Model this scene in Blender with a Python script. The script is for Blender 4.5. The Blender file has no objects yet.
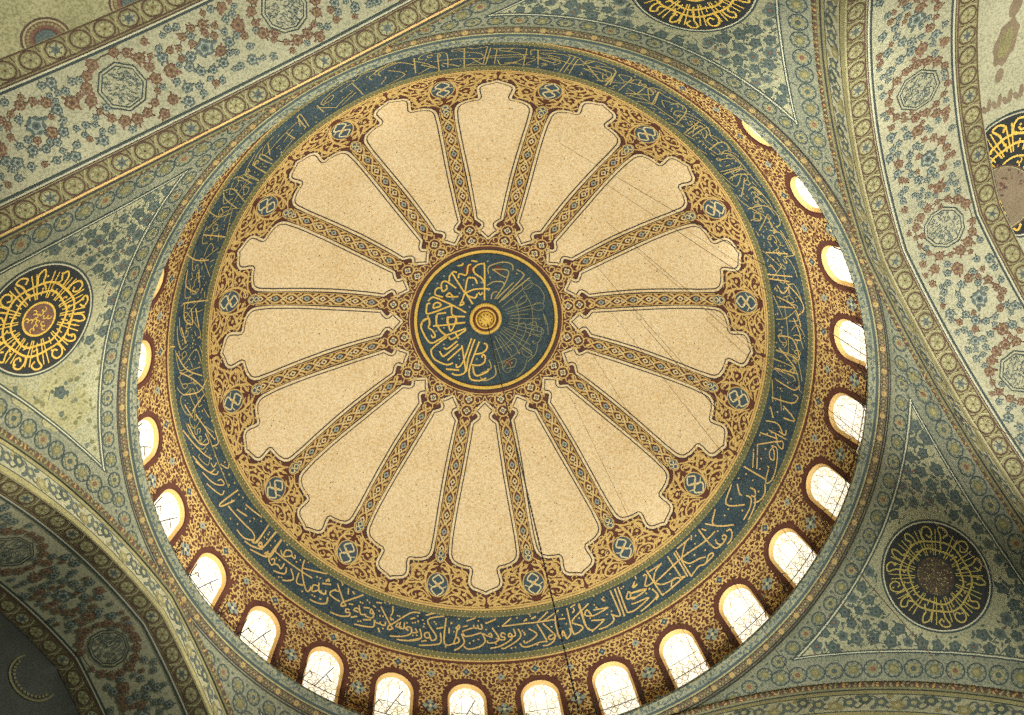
# Interior of a great mosque dome seen from the floor: dome, drum windows, pendentives, arches, semi-domes.
import bpy, json, random
from math import *
from mathutils import Matrix, Vector, noise as mnoise
random.seed(11)
D = json.loads(r'''{"B":[[[336.65,13.1],[333.27,13.43]],[[337.88,13.17],[333.57,13.62]],[[337.8,13.15],[340.51,13.91]],[[332.35,13.05],[332.93,14.15]],[[339.37,13.89],[338.09,13.81],[337.02,13.93],[337.03,14.13],[338.36,14.02],[338.87,13.9]],[[339.2,13.77],[339.42,14.01],[338.29,14.2],[335.61,14.4],[333.57,14.45],[332.4,14.3],[333.29,14.18],[335.21,14.07],[335.19,13.97]],[[340.15,13.88],[341.17,14.18],[339.89,14.3],[339.91,14.1],[340.51,13.91]],[[332.14,14.26],[330.79,14.46],[329.02,14.44],[327.82,14.26]],[[327.81,12.99],[323.83,13.29],[326.36,13.98]],[[329.64,13.76],[329.9,14.01],[328.93,14.16],[328.63,13.99]],[[327.96,13.8],[328.15,14.06],[326.58,14.25],[324.0,14.33]],[[328.74,14.19],[327.62,14.37],[324.69,14.51]],[[328.58,13.2],[327.43,13.48],[327.37,13.63],[327.23,13.51]],[[321.49,13.05],[319.54,13.27]],[[341.72,13.41],[341.89,14.31]],[[343.51,14.17],[342.51,14.19],[342.53,13.86]],[[341.92,13.72],[340.64,13.96]],[[321.37,13.07],[318.89,13.43],[321.95,14.13]],[[317.8,13.13],[318.89,13.47]],[[315.91,13.08],[315.76,13.66],[316.05,14.18],[317.58,14.29]],[[318.3,13.67],[315.76,13.66],[309.38,13.49],[302.45,13.65]],[[313.28,13.08],[311.81,13.13],[309.41,13.53],[309.55,13.72],[310.23,13.91],[312.45,14.04],[313.5,14.17]],[[313.28,13.08],[309.79,13.06]],[[316.5,13.16],[317.03,13.37]],[[308.78,13.1],[308.31,14.28]],[[309.34,13.09],[308.93,14.29],[309.4,14.34],[311.28,14.26],[312.56,14.37],[314.22,14.2],[315.03,14.26],[314.64,14.36],[312.56,14.37]],[[307.24,13.05],[307.17,14.09]],[[307.1,14.12],[307.9,14.21],[307.28,14.21],[304.33,14.27],[302.48,14.28],[302.11,14.2],[301.83,13.0]],[[304.52,14.2],[305.39,14.01],[306.51,14.05],[306.66,14.21],[304.39,14.24]],[[305.43,13.14],[303.4,13.27],[302.11,13.6],[303.0,13.88],[304.27,13.97],[306.23,14.04]],[[305.43,13.14],[302.09,13.13]],[[300.71,13.17],[301.02,13.12],[301.28,13.24],[299.99,13.55],[301.01,13.61],[302.11,13.6]],[[318.57,14.07],[319.11,14.07],[319.22,14.21],[318.53,14.24],[318.4,14.1]],[[319.14,14.23],[317.75,14.29],[317.0,14.13],[317.2,13.92]],[[319.99,14.05],[320.79,14.12],[320.47,14.31],[319.45,14.45],[318.32,14.45]],[[314.02,13.04],[313.34,13.19]],[[296.35,13.64],[297.04,13.53],[299.9,13.69],[297.61,13.78],[296.24,13.68]],[[301.02,13.83],[301.39,14.2],[300.64,14.31]],[[298.58,13.16],[297.57,13.32]],[[298.8,13.31],[297.86,13.38]],[[299.97,13.71],[297.11,13.79],[296.37,13.74]],[[300.97,13.84],[301.29,14.17],[299.27,14.33],[296.96,14.42]],[[294.85,13.01],[294.44,14.1],[295.01,14.22],[296.07,14.25],[299.63,14.07],[296.66,13.99],[295.93,13.93]],[[299.97,13.71],[296.88,13.53]],[[296.43,13.72],[295.45,13.64],[296.41,13.41],[296.71,13.54]],[[294.08,13.02],[293.64,14.29]],[[293.06,13.01],[293.03,14.04],[292.62,14.18],[291.56,14.02]],[[291.43,13.95],[291.42,14.24],[289.81,14.38],[287.99,14.37]],[[285.88,13.01],[285.89,13.43],[285.89,14.12],[287.06,14.3],[289.57,14.07]],[[289.73,14.06],[287.16,13.9]],[[291.32,13.64],[287.98,13.73],[286.33,13.58],[287.04,13.4],[287.54,13.67]],[[291.32,13.64],[288.26,13.5]],[[298.34,13.3],[297.58,13.36]],[[290.68,13.18],[291.22,13.34]],[[283.14,13.06],[282.94,14.1],[283.48,14.23],[284.97,14.11],[284.96,13.97],[283.46,13.65],[287.86,13.16]],[[285.75,13.05],[285.7,13.89],[286.01,14.16],[286.36,14.21]],[[283.86,13.08],[285.06,13.01]],[[284.45,13.12],[284.46,13.25],[283.92,13.33]],[[280.83,13.11],[280.13,13.42],[280.02,14.11],[280.49,14.22],[281.12,13.95],[281.42,14.27],[281.56,14.33],[282.46,14.16],[282.6,13.91]],[[280.02,14.11],[281.34,14.18]],[[269.01,13.34],[273.11,13.32],[276.16,13.35],[279.64,13.39],[282.25,13.47]],[[269.01,13.34],[271.15,13.02]],[[276.6,13.32],[279.05,13.0]],[[277.59,13.37],[281.33,13.05]],[[276.3,13.42],[277.54,14.21],[277.13,14.23],[275.96,14.23],[274.11,14.33],[272.77,14.31],[272.21,14.15]],[[277.51,13.45],[279.39,14.05],[278.76,14.18],[278.15,14.19],[278.09,14.06],[278.94,14.01]],[[279.37,14.08],[278.95,14.27],[277.73,14.41],[276.57,14.4]],[[274.44,13.57],[275.88,13.88],[273.47,14.16],[273.07,14.04]],[[273.35,13.67],[273.52,13.84]],[[272.26,13.51],[272.67,13.78],[271.82,14.01],[269.12,14.3],[268.56,14.27]],[[271.36,13.49],[271.59,13.75],[271.05,13.82],[270.17,13.8],[270.34,13.68],[270.81,13.73],[270.58,13.94],[268.2,14.2],[266.25,14.27]],[[269.62,13.71],[268.87,13.61],[268.69,13.78],[269.36,13.83],[269.11,13.94],[267.57,13.85]],[[266.65,13.11],[267.93,13.01]],[[273.69,13.23],[274.4,13.12]],[[275.3,13.17],[276.4,13.1]],[[266.98,13.38],[268.19,13.84],[267.33,14.02],[265.96,14.03],[265.8,13.93]],[[266.08,13.67],[266.69,13.63],[266.73,13.8],[266.06,13.72]],[[266.05,13.76],[264.9,13.63],[265.41,13.93],[264.37,14.18],[262.04,14.32],[261.08,14.2]],[[264.79,13.21],[264.85,13.42],[264.14,13.4],[263.97,13.25]],[[263.94,13.4],[263.34,13.38],[263.15,13.25]],[[263.13,13.38],[261.1,13.53],[260.9,13.61]],[[260.9,13.65],[261.69,13.77],[264.71,13.59]],[[260.6,13.66],[261.19,14.03],[260.11,14.3],[259.16,14.41]],[[259.88,13.37],[259.48,13.42],[259.89,13.5],[260.29,13.37],[259.88,13.33],[259.51,13.85]],[[257.36,13.04],[257.19,14.13],[258.95,14.13],[259.32,13.89],[259.91,13.84],[260.11,14.01],[259.53,14.1],[258.95,14.13]],[[256.31,13.71],[256.51,14.13],[255.08,14.28],[252.22,14.41]],[[256.92,12.97],[253.48,13.25],[255.56,13.9],[254.64,14.1],[253.93,13.79],[253.15,13.86],[253.42,14.02],[254.2,13.99]],[[252.06,13.69],[252.55,14.05],[251.16,14.25],[248.46,14.37]],[[252.97,13.06],[254.79,12.91]],[[255.46,13.56],[256.85,13.46]],[[261.72,13.1],[263.6,12.96]],[[260.9,13.36],[261.92,13.3]],[[265.62,13.19],[267.84,13.03]],[[258.43,13.19],[258.65,13.27]],[[258.07,13.45],[258.11,13.7]],[[252.62,14.22],[253.67,14.14]],[[243.33,13.21],[246.13,13.87],[246.62,13.97],[245.69,14.07],[245.74,13.9],[246.45,13.76],[249.68,13.11],[251.76,13.01]],[[244.9,13.78],[244.94,13.93],[244.15,13.96],[243.83,13.85]],[[244.13,13.94],[243.1,13.95],[242.68,13.85]],[[242.58,13.86],[242.81,14.06],[242.34,14.21],[238.91,14.38]],[[240.38,14.04],[242.0,13.91]],[[242.3,13.62],[241.47,13.46],[241.48,13.64],[242.21,13.62],[242.1,13.81],[240.9,13.86],[240.56,13.76]],[[240.48,13.79],[239.59,13.84],[238.81,13.51]],[[239.1,13.8],[238.03,13.81],[238.49,13.67],[239.09,13.71]],[[237.27,13.88],[236.55,13.91],[236.66,14.05],[237.42,13.98],[237.43,14.14],[235.75,14.31],[233.66,14.36]],[[233.06,13.09],[235.64,13.68],[236.21,13.76],[235.42,13.89],[235.32,13.76],[235.96,13.6],[239.08,13.02]],[[233.22,13.35],[232.41,13.53],[232.44,13.67],[233.48,13.73],[234.85,13.74]],[[233.1,13.41],[233.94,13.36]],[[232.19,13.83],[232.33,14.1],[231.27,14.25]],[[230.27,13.74],[231.13,13.82],[231.62,13.72]],[[248.78,13.58],[248.77,13.84],[247.95,13.85],[247.95,13.59]],[[247.59,13.65],[247.14,13.85],[248.33,13.8]],[[248.93,13.79],[249.8,13.87],[249.38,13.85],[249.5,13.72],[250.34,13.76],[250.29,14.0],[248.61,14.2],[246.3,14.32]],[[251.13,13.72],[251.62,13.87],[250.64,13.92]],[[247.74,14.38],[249.69,14.33],[252.35,14.1]],[[242.13,13.12],[243.37,13.05]],[[239.82,13.53],[241.12,13.45]],[[236.72,13.66],[237.62,13.6]],[[245.74,13.03],[245.99,13.27],[245.75,13.46]],[[245.79,13.5],[245.9,13.62],[246.48,13.57]],[[235.58,13.05],[235.98,13.28]],[[233.79,12.92],[234.28,13.05]],[[236.67,13.08],[237.26,13.16]],[[243.7,14.13],[244.18,14.31]],[[237.88,14.16],[239.06,14.0]],[[230.1,13.43],[231.88,13.27]],[[249.88,13.37],[250.85,13.26]],[[232.16,13.89],[232.29,14.11],[230.87,14.28],[228.97,14.35]],[[229.38,13.48],[230.09,13.81],[231.36,13.77],[231.31,13.6]],[[229.87,13.78],[228.79,13.98],[228.51,13.71],[229.57,13.63]],[[224.53,13.02],[225.16,13.5],[227.53,14.09],[228.22,13.99],[228.15,13.82]],[[227.68,13.48],[218.73,13.6],[218.35,13.54]],[[230.21,12.95],[225.1,13.35]],[[224.7,13.63],[225.16,14.06],[226.64,13.97]],[[222.84,13.72],[224.25,14.01],[223.29,14.26],[222.34,14.38]],[[217.95,13.0],[217.75,13.95],[218.83,14.18],[219.31,14.06],[218.9,13.87],[218.37,14.03]],[[219.31,14.06],[220.21,13.97],[221.03,14.02],[221.2,13.73]],[[221.92,13.81],[222.19,14.09],[219.89,14.32]],[[219.06,13.38],[220.19,13.51],[221.61,13.24],[221.02,13.11],[220.04,13.24],[220.13,13.49]],[[221.61,13.24],[222.52,13.26],[222.24,13.11]],[[216.02,12.94],[215.69,13.87],[214.9,13.75],[214.66,13.93],[215.59,13.89]],[[217.05,13.84],[216.61,14.03],[217.48,13.86],[217.17,14.09],[213.96,14.36]],[[214.03,13.22],[213.84,13.96],[213.06,14.06]],[[215.37,13.83],[215.19,14.03],[213.36,14.24]],[[230.03,13.42],[231.84,13.27]],[[230.5,13.21],[231.34,13.17]],[[193.64,14.39],[195.92,14.14],[198.31,13.76],[198.25,13.53]],[[196.26,14.28],[199.07,14.05],[200.48,13.81],[201.09,13.58],[199.94,13.59],[199.65,13.77]],[[198.49,14.33],[202.1,13.98],[202.01,13.73]],[[204.01,13.14],[203.28,14.19],[203.87,14.21],[205.0,13.55]],[[204.82,13.95],[209.75,13.82],[212.17,13.76],[213.25,13.93],[211.47,14.24],[209.22,14.27]],[[207.35,13.22],[211.73,12.98]],[[206.59,13.7],[209.2,13.49]],[[213.93,12.96],[214.05,13.92],[213.02,13.98]],[[216.17,12.92],[215.71,13.81],[214.75,13.77],[214.6,13.96],[215.79,13.95],[213.83,14.2],[211.8,14.32]],[[218.1,12.99],[218.03,13.97]],[[216.91,13.81],[217.04,14.08],[214.92,14.28],[213.68,14.38]],[[195.88,13.7],[196.92,13.66],[196.63,13.44]],[[197.43,13.29],[199.09,13.07],[198.61,12.92]],[[18.68,13.14],[18.4,14.2]],[[13.95,12.92],[13.82,14.11]],[[13.02,12.94],[12.75,13.91]],[[21.35,14.46],[18.46,14.57],[17.78,13.94]],[[23.15,14.27],[18.17,14.55]],[[16.18,13.18],[14.67,13.38]],[[12.38,13.75],[9.77,14.28],[7.61,14.42],[6.21,14.1]],[[11.59,13.29],[10.19,13.51],[11.85,13.87]],[[9.39,13.14],[7.8,13.93],[4.02,14.21]],[[7.25,13.14],[7.56,13.99]],[[5.44,13.87],[1.73,14.19],[1.29,13.91]],[[1.08,13.07],[1.25,13.77],[-2.33,14.15],[-2.23,13.79]],[[358.73,13.15],[357.39,13.52],[355.69,13.98]],[[354.25,13.02],[354.78,14.15]],[[352.0,13.17],[351.42,14.05],[352.7,14.29]],[[348.17,13.12],[348.86,14.11],[350.43,14.32],[350.6,14.09]],[[347.54,13.74],[345.98,14.44],[345.39,13.88]],[[346.34,13.16],[344.41,13.43]],[[343.13,13.15],[343.76,13.7],[342.28,14.13]],[[340.34,13.08],[341.06,13.93]],[[54.32,13.98],[53.37,14.32],[51.58,14.22],[50.33,13.18]],[[52.42,13.54],[50.89,13.71]],[[47.91,13.07],[48.5,14.16]],[[47.37,13.15],[47.7,14.09]],[[46.52,13.22],[46.83,14.22],[44.84,14.0],[43.29,14.05],[42.52,13.35]],[[43.01,13.72],[42.81,14.35],[40.7,14.28]],[[40.87,13.8],[39.71,14.21],[36.18,14.3]],[[36.64,13.08],[36.84,14.17]],[[35.39,13.18],[35.77,13.73],[35.11,14.36]],[[34.76,13.93],[31.09,13.2]],[[32.69,13.96],[30.76,14.21],[31.48,13.9],[29.16,14.05]],[[28.26,13.18],[28.46,14.01],[26.84,14.45],[24.55,14.41],[23.92,14.11]],[[27.34,13.41],[26.72,13.63],[25.57,13.5],[25.71,13.23],[26.9,13.33]],[[26.09,13.95],[24.21,13.91],[22.77,14.1]],[[23.32,13.71],[22.29,14.28],[18.27,14.49]],[[18.65,13.2],[18.44,14.17]],[[142.16,14.5],[143.33,14.11],[144.59,13.18]],[[141.95,14.55],[141.13,14.04],[143.07,12.88]],[[139.3,14.45],[138.61,14.22],[139.04,13.21]],[[133.07,13.89],[133.27,13.17]],[[130.85,14.22],[132.51,13.55]],[[149.75,14.3],[146.42,13.78],[145.16,14.06]],[[145.9,14.8],[146.94,13.9],[145.65,13.28]],[[150.63,14.31],[150.79,12.96]],[[127.44,13.91],[127.54,13.14]],[[123.98,14.29],[124.56,13.23]],[[120.15,14.07],[120.15,13.38]],[[154.16,14.89],[155.54,14.15],[155.64,13.39]],[[157.29,14.45],[160.38,14.28],[161.95,13.62]],[[157.5,13.77],[160.09,13.56]],[[163.71,14.24],[164.0,12.8]],[[163.78,14.14],[166.92,14.0],[168.29,13.51],[165.0,13.72]],[[165.2,13.44],[169.28,13.13]],[[168.31,14.14],[171.71,13.8]],[[172.87,14.34],[176.63,13.82],[179.22,12.99]],[[176.69,14.19],[179.0,13.51],[181.88,12.99]],[[181.07,14.14],[182.03,13.26],[180.28,12.76]],[[184.91,13.78],[183.11,13.04]],[[185.83,13.65],[192.62,13.08]],[[186.61,14.18],[191.16,13.9],[192.36,13.44],[190.31,13.44]],[[187.14,14.51],[193.14,13.91],[195.43,13.58]],[[192.42,14.43],[197.02,13.99],[197.4,13.63]],[[190.91,12.93],[193.59,12.99],[193.31,13.34]],[[171.21,14.73],[171.55,14.44]],[[182.94,14.13],[186.04,13.85]],[[108.82,14.2],[105.01,14.4],[101.79,13.81]],[[101.51,14.32],[101.88,13.18]],[[100.65,13.68],[98.39,13.22]],[[97.48,14.17],[97.56,12.92]],[[96.77,13.47],[93.75,13.05]],[[92.85,14.39],[92.81,12.89]],[[91.62,13.57],[89.07,13.03],[88.63,13.62]],[[88.63,13.62],[81.62,13.85]],[[86.73,13.37],[85.94,13.02],[82.99,13.26]],[[80.25,14.32],[79.23,13.23]],[[78.11,13.92],[72.99,13.73],[70.25,14.37]],[[75.0,14.33],[72.54,14.28]],[[71.14,13.96],[66.91,13.2],[66.44,13.97],[70.71,13.88]],[[65.96,14.06],[65.2,13.2]],[[63.46,13.8],[59.44,14.11],[58.02,13.83],[61.85,13.11]],[[57.74,14.25],[56.47,13.28]]],"BD":[[338.02,13.59],[335.79,13.59],[333.95,13.74],[331.39,13.31],[331.24,13.71],[329.68,13.12],[339.86,13.12],[340.91,13.41],[330.18,14.18],[325.32,13.34],[323.43,13.51],[321.96,13.55],[325.19,14.04],[305.65,13.73],[311.93,13.77],[313.46,13.43],[314.26,13.93],[311.11,13.49],[318.68,13.76],[300.46,13.76],[299.48,13.85],[309.86,14.01],[299.13,13.01],[314.65,13.19],[299.08,13.08],[297.99,13.32],[295.93,13.12],[299.55,13.87],[300.59,13.76],[295.87,14.53],[291.62,13.85],[290.56,13.9],[286.71,14.35],[288.86,13.31],[289.04,13.45],[289.4,12.95],[291.15,13.16],[290.9,13.28],[287.09,13.78],[295.4,13.15],[268.3,13.33],[272.38,13.04],[275.08,12.95],[275.21,13.04],[276.97,12.95],[275.72,13.16],[274.25,13.18],[270.46,14.32],[271.24,14.3],[267.48,14.09],[281.86,13.29],[282.15,13.7],[279.11,13.67],[284.97,13.62],[275.58,14.32],[273.09,13.62],[260.07,13.03],[258.44,13.25],[259.1,13.6],[265.74,13.46],[263.05,13.95],[264.04,13.88],[262.26,14.06],[257.51,14.29],[252.82,13.57],[252.86,13.44],[251.58,13.37],[252.46,13.29],[254.95,13.28],[255.28,13.36],[264.2,13.08],[251.35,13.16],[240.2,13.17],[240.73,13.23],[241.81,13.3],[242.16,13.32],[238.93,13.37],[239.38,13.37],[243.15,13.42],[243.57,13.61],[244.18,13.59],[239.51,14.19],[239.98,14.14],[247.15,13.37],[247.57,13.37],[249.28,13.56],[250.48,13.5],[250.98,13.47],[251.56,13.4],[250.81,14.04],[251.59,14.0],[244.69,14.1],[230.65,13.25],[231.23,13.18],[243.95,12.99],[245.02,12.96],[230.95,14.08],[230.94,13.13],[228.53,13.31],[229.25,13.28],[229.09,14.12],[229.66,14.11],[230.79,14.08],[226.94,14.24],[221.49,14.37],[221.99,14.31],[223.7,13.14],[223.19,13.32],[219.16,13.79],[219.92,13.76],[218.62,12.98],[219.63,13.01],[225.5,13.01],[214.74,13.5],[215.4,13.48],[216.78,13.55],[202.42,13.11],[201.91,13.39],[204.84,13.23],[205.91,13.14],[207.93,13.33],[210.3,13.53],[210.62,13.3],[206.82,14.2],[212.16,13.13],[215.04,13.29],[215.02,13.18],[217.01,13.26],[208.63,14.09],[199.38,13.37],[200.29,13.15],[204.57,13.66],[20.79,13.75],[20.17,13.98],[17.12,13.39],[16.24,13.69],[16.6,14.0],[5.7,13.11],[5.13,13.52],[3.12,13.28],[359.58,13.35],[354.18,13.38],[352.34,13.73],[350.62,13.44],[347.0,13.78],[345.92,13.55],[341.58,13.58],[53.44,13.22],[52.17,13.16],[51.98,13.34],[45.89,13.35],[44.97,13.35],[45.62,13.91],[38.28,13.87],[38.51,14.1],[38.65,13.24],[36.46,13.6],[22.56,13.08],[22.5,13.24],[20.02,14.07],[139.73,12.93],[138.09,13.72],[140.12,13.73],[147.95,13.07],[149.17,13.7],[130.79,13.54],[131.1,13.1],[126.41,13.72],[123.6,13.61],[159.25,14.08],[161.48,13.29],[171.25,13.1],[172.14,13.44],[173.63,13.26],[175.05,13.62],[176.42,13.11],[185.94,13.29],[188.78,12.94],[195.34,13.37],[197.71,13.07],[198.3,13.35],[169.21,13.84],[99.61,13.97],[95.22,13.61],[90.48,13.91],[84.5,12.69],[81.63,13.12],[77.41,14.38],[73.61,13.28],[62.81,14.41],[67.81,14.03]],"M":[[0,[-1.5,1.8],[-1.47,2.05],[-1.29,2.24],[-1.15,2.18]],[0,[-1.37,2.2],[-0.86,1.24]],[0,[-1.09,1.92],[-1.04,2.12],[-0.75,2.04],[-0.66,2.44],[-0.52,2.51]],[0,[-1.21,1.47],[-1.62,1.82],[-1.82,1.78],[-1.85,1.54],[-1.79,1.38],[-1.62,1.49],[-1.63,1.66]],[0,[-1.8,1.13],[-2.11,1.26],[-2.12,1.46],[-1.97,1.57],[-1.83,1.51]],[0,[-1.51,1.3],[-1.66,1.16],[-1.37,1.09],[-1.13,1.09]],[0,[-1.51,1.3],[-1.37,1.11]],[0,[-2.46,1.02],[-2.31,1.15],[-2.14,1.14],[-1.44,0.74],[-0.83,0.33]],[0,[-1.44,0.71],[-2.47,0.45],[-2.55,0.66],[-2.49,0.9],[-2.37,0.89]],[0,[-2.26,0.67],[-2.2,0.87],[-2.01,0.9],[-1.92,0.74],[-2.26,0.67]],[0,[-1.44,0.71],[-1.42,0.26],[-0.89,0.16]],[0,[-0.45,2.3],[-0.26,2.46],[-0.02,2.5],[0.05,2.34],[-0.01,0.83]],[0,[-0.45,2.3],[-0.37,2.07],[-0.09,1.84],[-0.0,1.59]],[0,[-1.1,0.66],[-0.86,1.19],[-0.71,1.84],[-0.57,1.9],[-0.38,1.84],[-0.29,1.6]],[0,[-1.1,0.66],[-0.91,0.74],[-0.97,0.85]],[0,[-0.86,1.19],[-0.49,1.34],[-0.11,1.36],[0.25,1.32]],[0,[-0.79,1.19],[-0.52,0.69]],[0,[-0.31,1.15],[-0.41,0.96],[-0.7,1.08]],[0,[-0.26,1.2],[-0.17,1.09],[-0.07,1.19]],[0,[-2.81,-0.03],[-2.73,0.18],[-2.53,0.25]],[0,[-2.46,0.25],[-2.45,-0.08]],[0,[-2.09,0.4],[-2.15,0.06],[-2.14,-0.11]],[0,[-2.09,0.4],[-1.7,0.41]],[0,[-1.66,0.21],[-1.3,0.17],[-1.32,-0.12],[-1.65,-0.09],[-1.66,0.21]],[0,[-1.29,-0.1],[-0.9,-0.11]],[0,[-1.11,2.5],[-0.92,2.51],[-0.87,2.61]],[0,[-0.51,2.68],[-0.25,2.62]],[0,[-2.53,0.23],[-2.78,0.11],[-2.82,-0.19],[-2.5,-0.84],[-2.06,-0.75],[-1.71,-0.56]],[0,[-2.52,0.37],[-2.44,0.07],[-2.51,-0.17],[-2.37,-0.29],[-2.24,-0.55],[-2.34,-0.64],[-2.41,-0.51]],[0,[-2.14,0.33],[-2.14,-0.07],[-1.94,-0.44],[-1.71,-0.61]],[0,[-2.31,-0.12],[-1.68,-0.14],[-0.95,-0.11]],[0,[-1.64,0.18],[-1.3,0.15],[-1.37,-0.17],[-1.55,-0.43],[-1.63,-0.12],[-1.64,0.18]],[0,[-0.87,-0.37],[-1.71,-0.59]],[0,[-1.64,-0.67],[-1.52,-0.8],[-0.87,-0.44]],[0,[-1.71,-0.66],[-2.37,-1.08],[-2.46,-1.31],[-2.31,-1.62],[-1.84,-1.89],[-1.54,-1.85]],[0,[-1.29,-0.9],[-1.74,-1.2],[-1.89,-1.13]],[0,[-2.09,-1.26],[-2.0,-1.46],[-1.86,-1.48],[-1.25,-1.05]],[0,[-1.77,-1.71],[-1.11,-1.21]],[0,[-1.1,-1.11],[-1.04,-1.75],[-1.03,-2.29],[-1.38,-2.4],[-1.62,-2.3]],[0,[-0.65,-0.83],[-1.1,-1.85],[-1.36,-2.06],[-1.4,-1.91]],[0,[-0.51,-0.89],[-0.84,-1.67],[-0.98,-2.29]],[0,[-0.32,-1.0],[-0.76,-1.97],[-0.86,-2.35],[-0.78,-2.64],[-0.42,-2.72],[-0.12,-2.64]],[0,[-0.59,-1.55],[-0.25,-1.52],[-0.05,-1.39],[0.01,-1.2],[-0.13,-1.09]],[0,[-0.26,-1.72],[-0.2,-1.6],[-0.11,-1.68],[-0.15,-1.92],[-0.38,-2.05],[-0.72,-2.0]],[0,[-0.67,-2.07],[-0.64,-2.37],[-0.5,-2.5],[-0.06,-2.36],[0.0,-2.22]],[0,[-1.87,-2.08],[-1.29,-2.19]],[0,[-1.36,-0.5],[-1.23,-0.8]],[1,[0.21,2.03],[0.22,2.33],[0.58,2.49],[0.96,2.52],[1.24,2.38],[1.26,2.13]],[1,[0.38,2.22],[1.0,2.16],[1.06,1.93],[0.89,1.84],[0.38,2.22]],[1,[1.06,1.93],[0.88,1.49],[0.43,0.85]],[1,[0.12,1.48],[0.41,1.64],[0.79,1.62],[0.86,1.49]],[1,[1.42,2.15],[1.65,2.01],[1.65,1.76],[0.61,0.69]],[1,[1.98,1.78],[0.76,0.79]],[1,[2.02,1.55],[0.73,0.48]],[1,[1.27,1.57],[0.52,0.85]],[1,[2.0,1.52],[2.35,1.34],[2.57,0.93],[2.51,0.58]],[1,[1.86,0.85],[1.72,0.95],[1.48,0.76],[1.37,0.48],[1.71,0.65],[1.86,0.85]],[1,[2.5,0.13],[2.62,-0.39]],[1,[0.28,0.86],[0.34,1.11],[0.54,1.2]],[1,[1.44,-0.37],[1.68,-0.28],[1.71,-0.68],[1.34,-1.31]],[1,[1.87,-0.33],[2.16,-0.24],[2.23,-0.69]],[1,[1.49,-1.36],[1.99,-1.76]],[1,[0.66,-2.25],[0.87,-1.97],[1.22,-1.84],[1.15,-2.18],[0.81,-2.26]],[1,[2.55,0.05],[2.67,-0.35],[2.68,-0.84]],[1,[0.05,-1.84],[0.13,-2.18],[-0.07,-2.31],[-0.32,-2.39]],[1,[0.28,-2.09],[0.3,-2.52],[-0.15,-2.74],[-0.38,-2.58]],[1,[1.7,-1.9],[1.58,-2.29],[1.22,-2.66]],[1,[2.21,-1.23],[2.09,-1.67],[1.74,-2.0]],[1,[0.76,-1.38],[1.16,-1.2],[1.33,-1.55]],[1,[2.43,-0.54],[2.31,-1.08],[2.02,-1.23]]],"MD":[[-2.01,1.78],[-2.37,1.34],[-1.88,0.16],[-0.86,1.82],[-1.08,1.24],[-0.48,1.57],[-1.38,0.99],[-0.1,1.64],[-0.67,0.57],[-1.71,2.08],[-1.88,0.15],[-1.83,-0.25],[-2.18,-0.36],[-0.48,-1.77],[-1.25,-1.54],[-1.88,-0.99],[-1.24,-1.69],[0.2,2.61],[0.27,1.85],[0.18,1.27],[1.42,1.97],[1.04,-2.03],[2.02,-1.13],[1.38,-1.6],[1.89,-0.83]]}''')
EYE = 1.6                     # the camera's height above the floor
# ---- measured building (metres; z counted from the eye, x mirrored on output because we look up) ----
R, Z0 = 12.434, 29.901        # dome sphere
S, ZS, K, E_ = 11.865, 13.301, 16.059, 2.586   # crossing square half width, pointed arches
DL = 1.119                    # depth of the arch front face
PHI = 0.4107
Q1, Q2, Q3 = 0.577, 3.038, 3.661
RO, WO = 0.1292, 4.3386       # first rib, first window azimuth
def out(x, y, z): return (-x, y, z + EYE)

# ---------------------------------------------------------------- materials
def mat(name, c, c2=None, amt=0.25, scale=9.0, rough=0.75, fine=26.0, fa=0.5, spec=0.25):
    """plain paint with worn, mottled variation between two colours"""
    m = bpy.data.materials.new(name); m.use_nodes = True
    nt = m.node_tree; b = nt.nodes['Principled BSDF']
    b.inputs['Roughness'].default_value = rough
    b.inputs['Specular IOR Level'].default_value = spec
    def lin(v): return tuple(((x/255.0)/12.92 if x < 10.3 else (((x/255.0)+0.055)/1.055)**2.4) for x in v)
    a = lin(c); d = lin(c2) if c2 else tuple(v*0.55 for v in a)
    tc = nt.nodes.new('ShaderNodeTexCoord')
    n1 = nt.nodes.new('ShaderNodeTexNoise'); n1.inputs['Scale'].default_value = scale/10
    n1.inputs['Detail'].default_value = 5; n1.inputs['Roughness'].default_value = 0.6
    n2 = nt.nodes.new('ShaderNodeTexNoise'); n2.inputs['Scale'].default_value = fine
    n2.inputs['Detail'].default_value = 1
    nt.links.new(tc.outputs['Object'], n1.inputs['Vector']); nt.links.new(tc.outputs['Object'], n2.inputs['Vector'])
    r1 = nt.nodes.new('ShaderNodeMapRange'); r1.inputs['From Min'].default_value = 0.35; r1.inputs['From Max'].default_value = 0.7
    r1.inputs['To Max'].default_value = amt
    r2 = nt.nodes.new('ShaderNodeMapRange'); r2.inputs['From Min'].default_value = 0.42; r2.inputs['From Max'].default_value = 0.68
    r2.inputs['To Max'].default_value = fa
    nt.links.new(n1.outputs['Fac'], r1.inputs['Value']); nt.links.new(n2.outputs['Fac'], r2.inputs['Value'])
    ad = nt.nodes.new('ShaderNodeMath'); ad.operation = 'ADD'; ad.use_clamp = True
    nt.links.new(r1.outputs[0], ad.inputs[0]); nt.links.new(r2.outputs[0], ad.inputs[1])
    mx = nt.nodes.new('ShaderNodeMix'); mx.data_type = 'RGBA'
    mx.inputs['A'].default_value = (*a, 1); mx.inputs['B'].default_value = (*d, 1)
    nt.links.new(ad.outputs[0], mx.inputs['Factor']); nt.links.new(mx.outputs['Result'], b.inputs['Base Color'])
    return m
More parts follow.
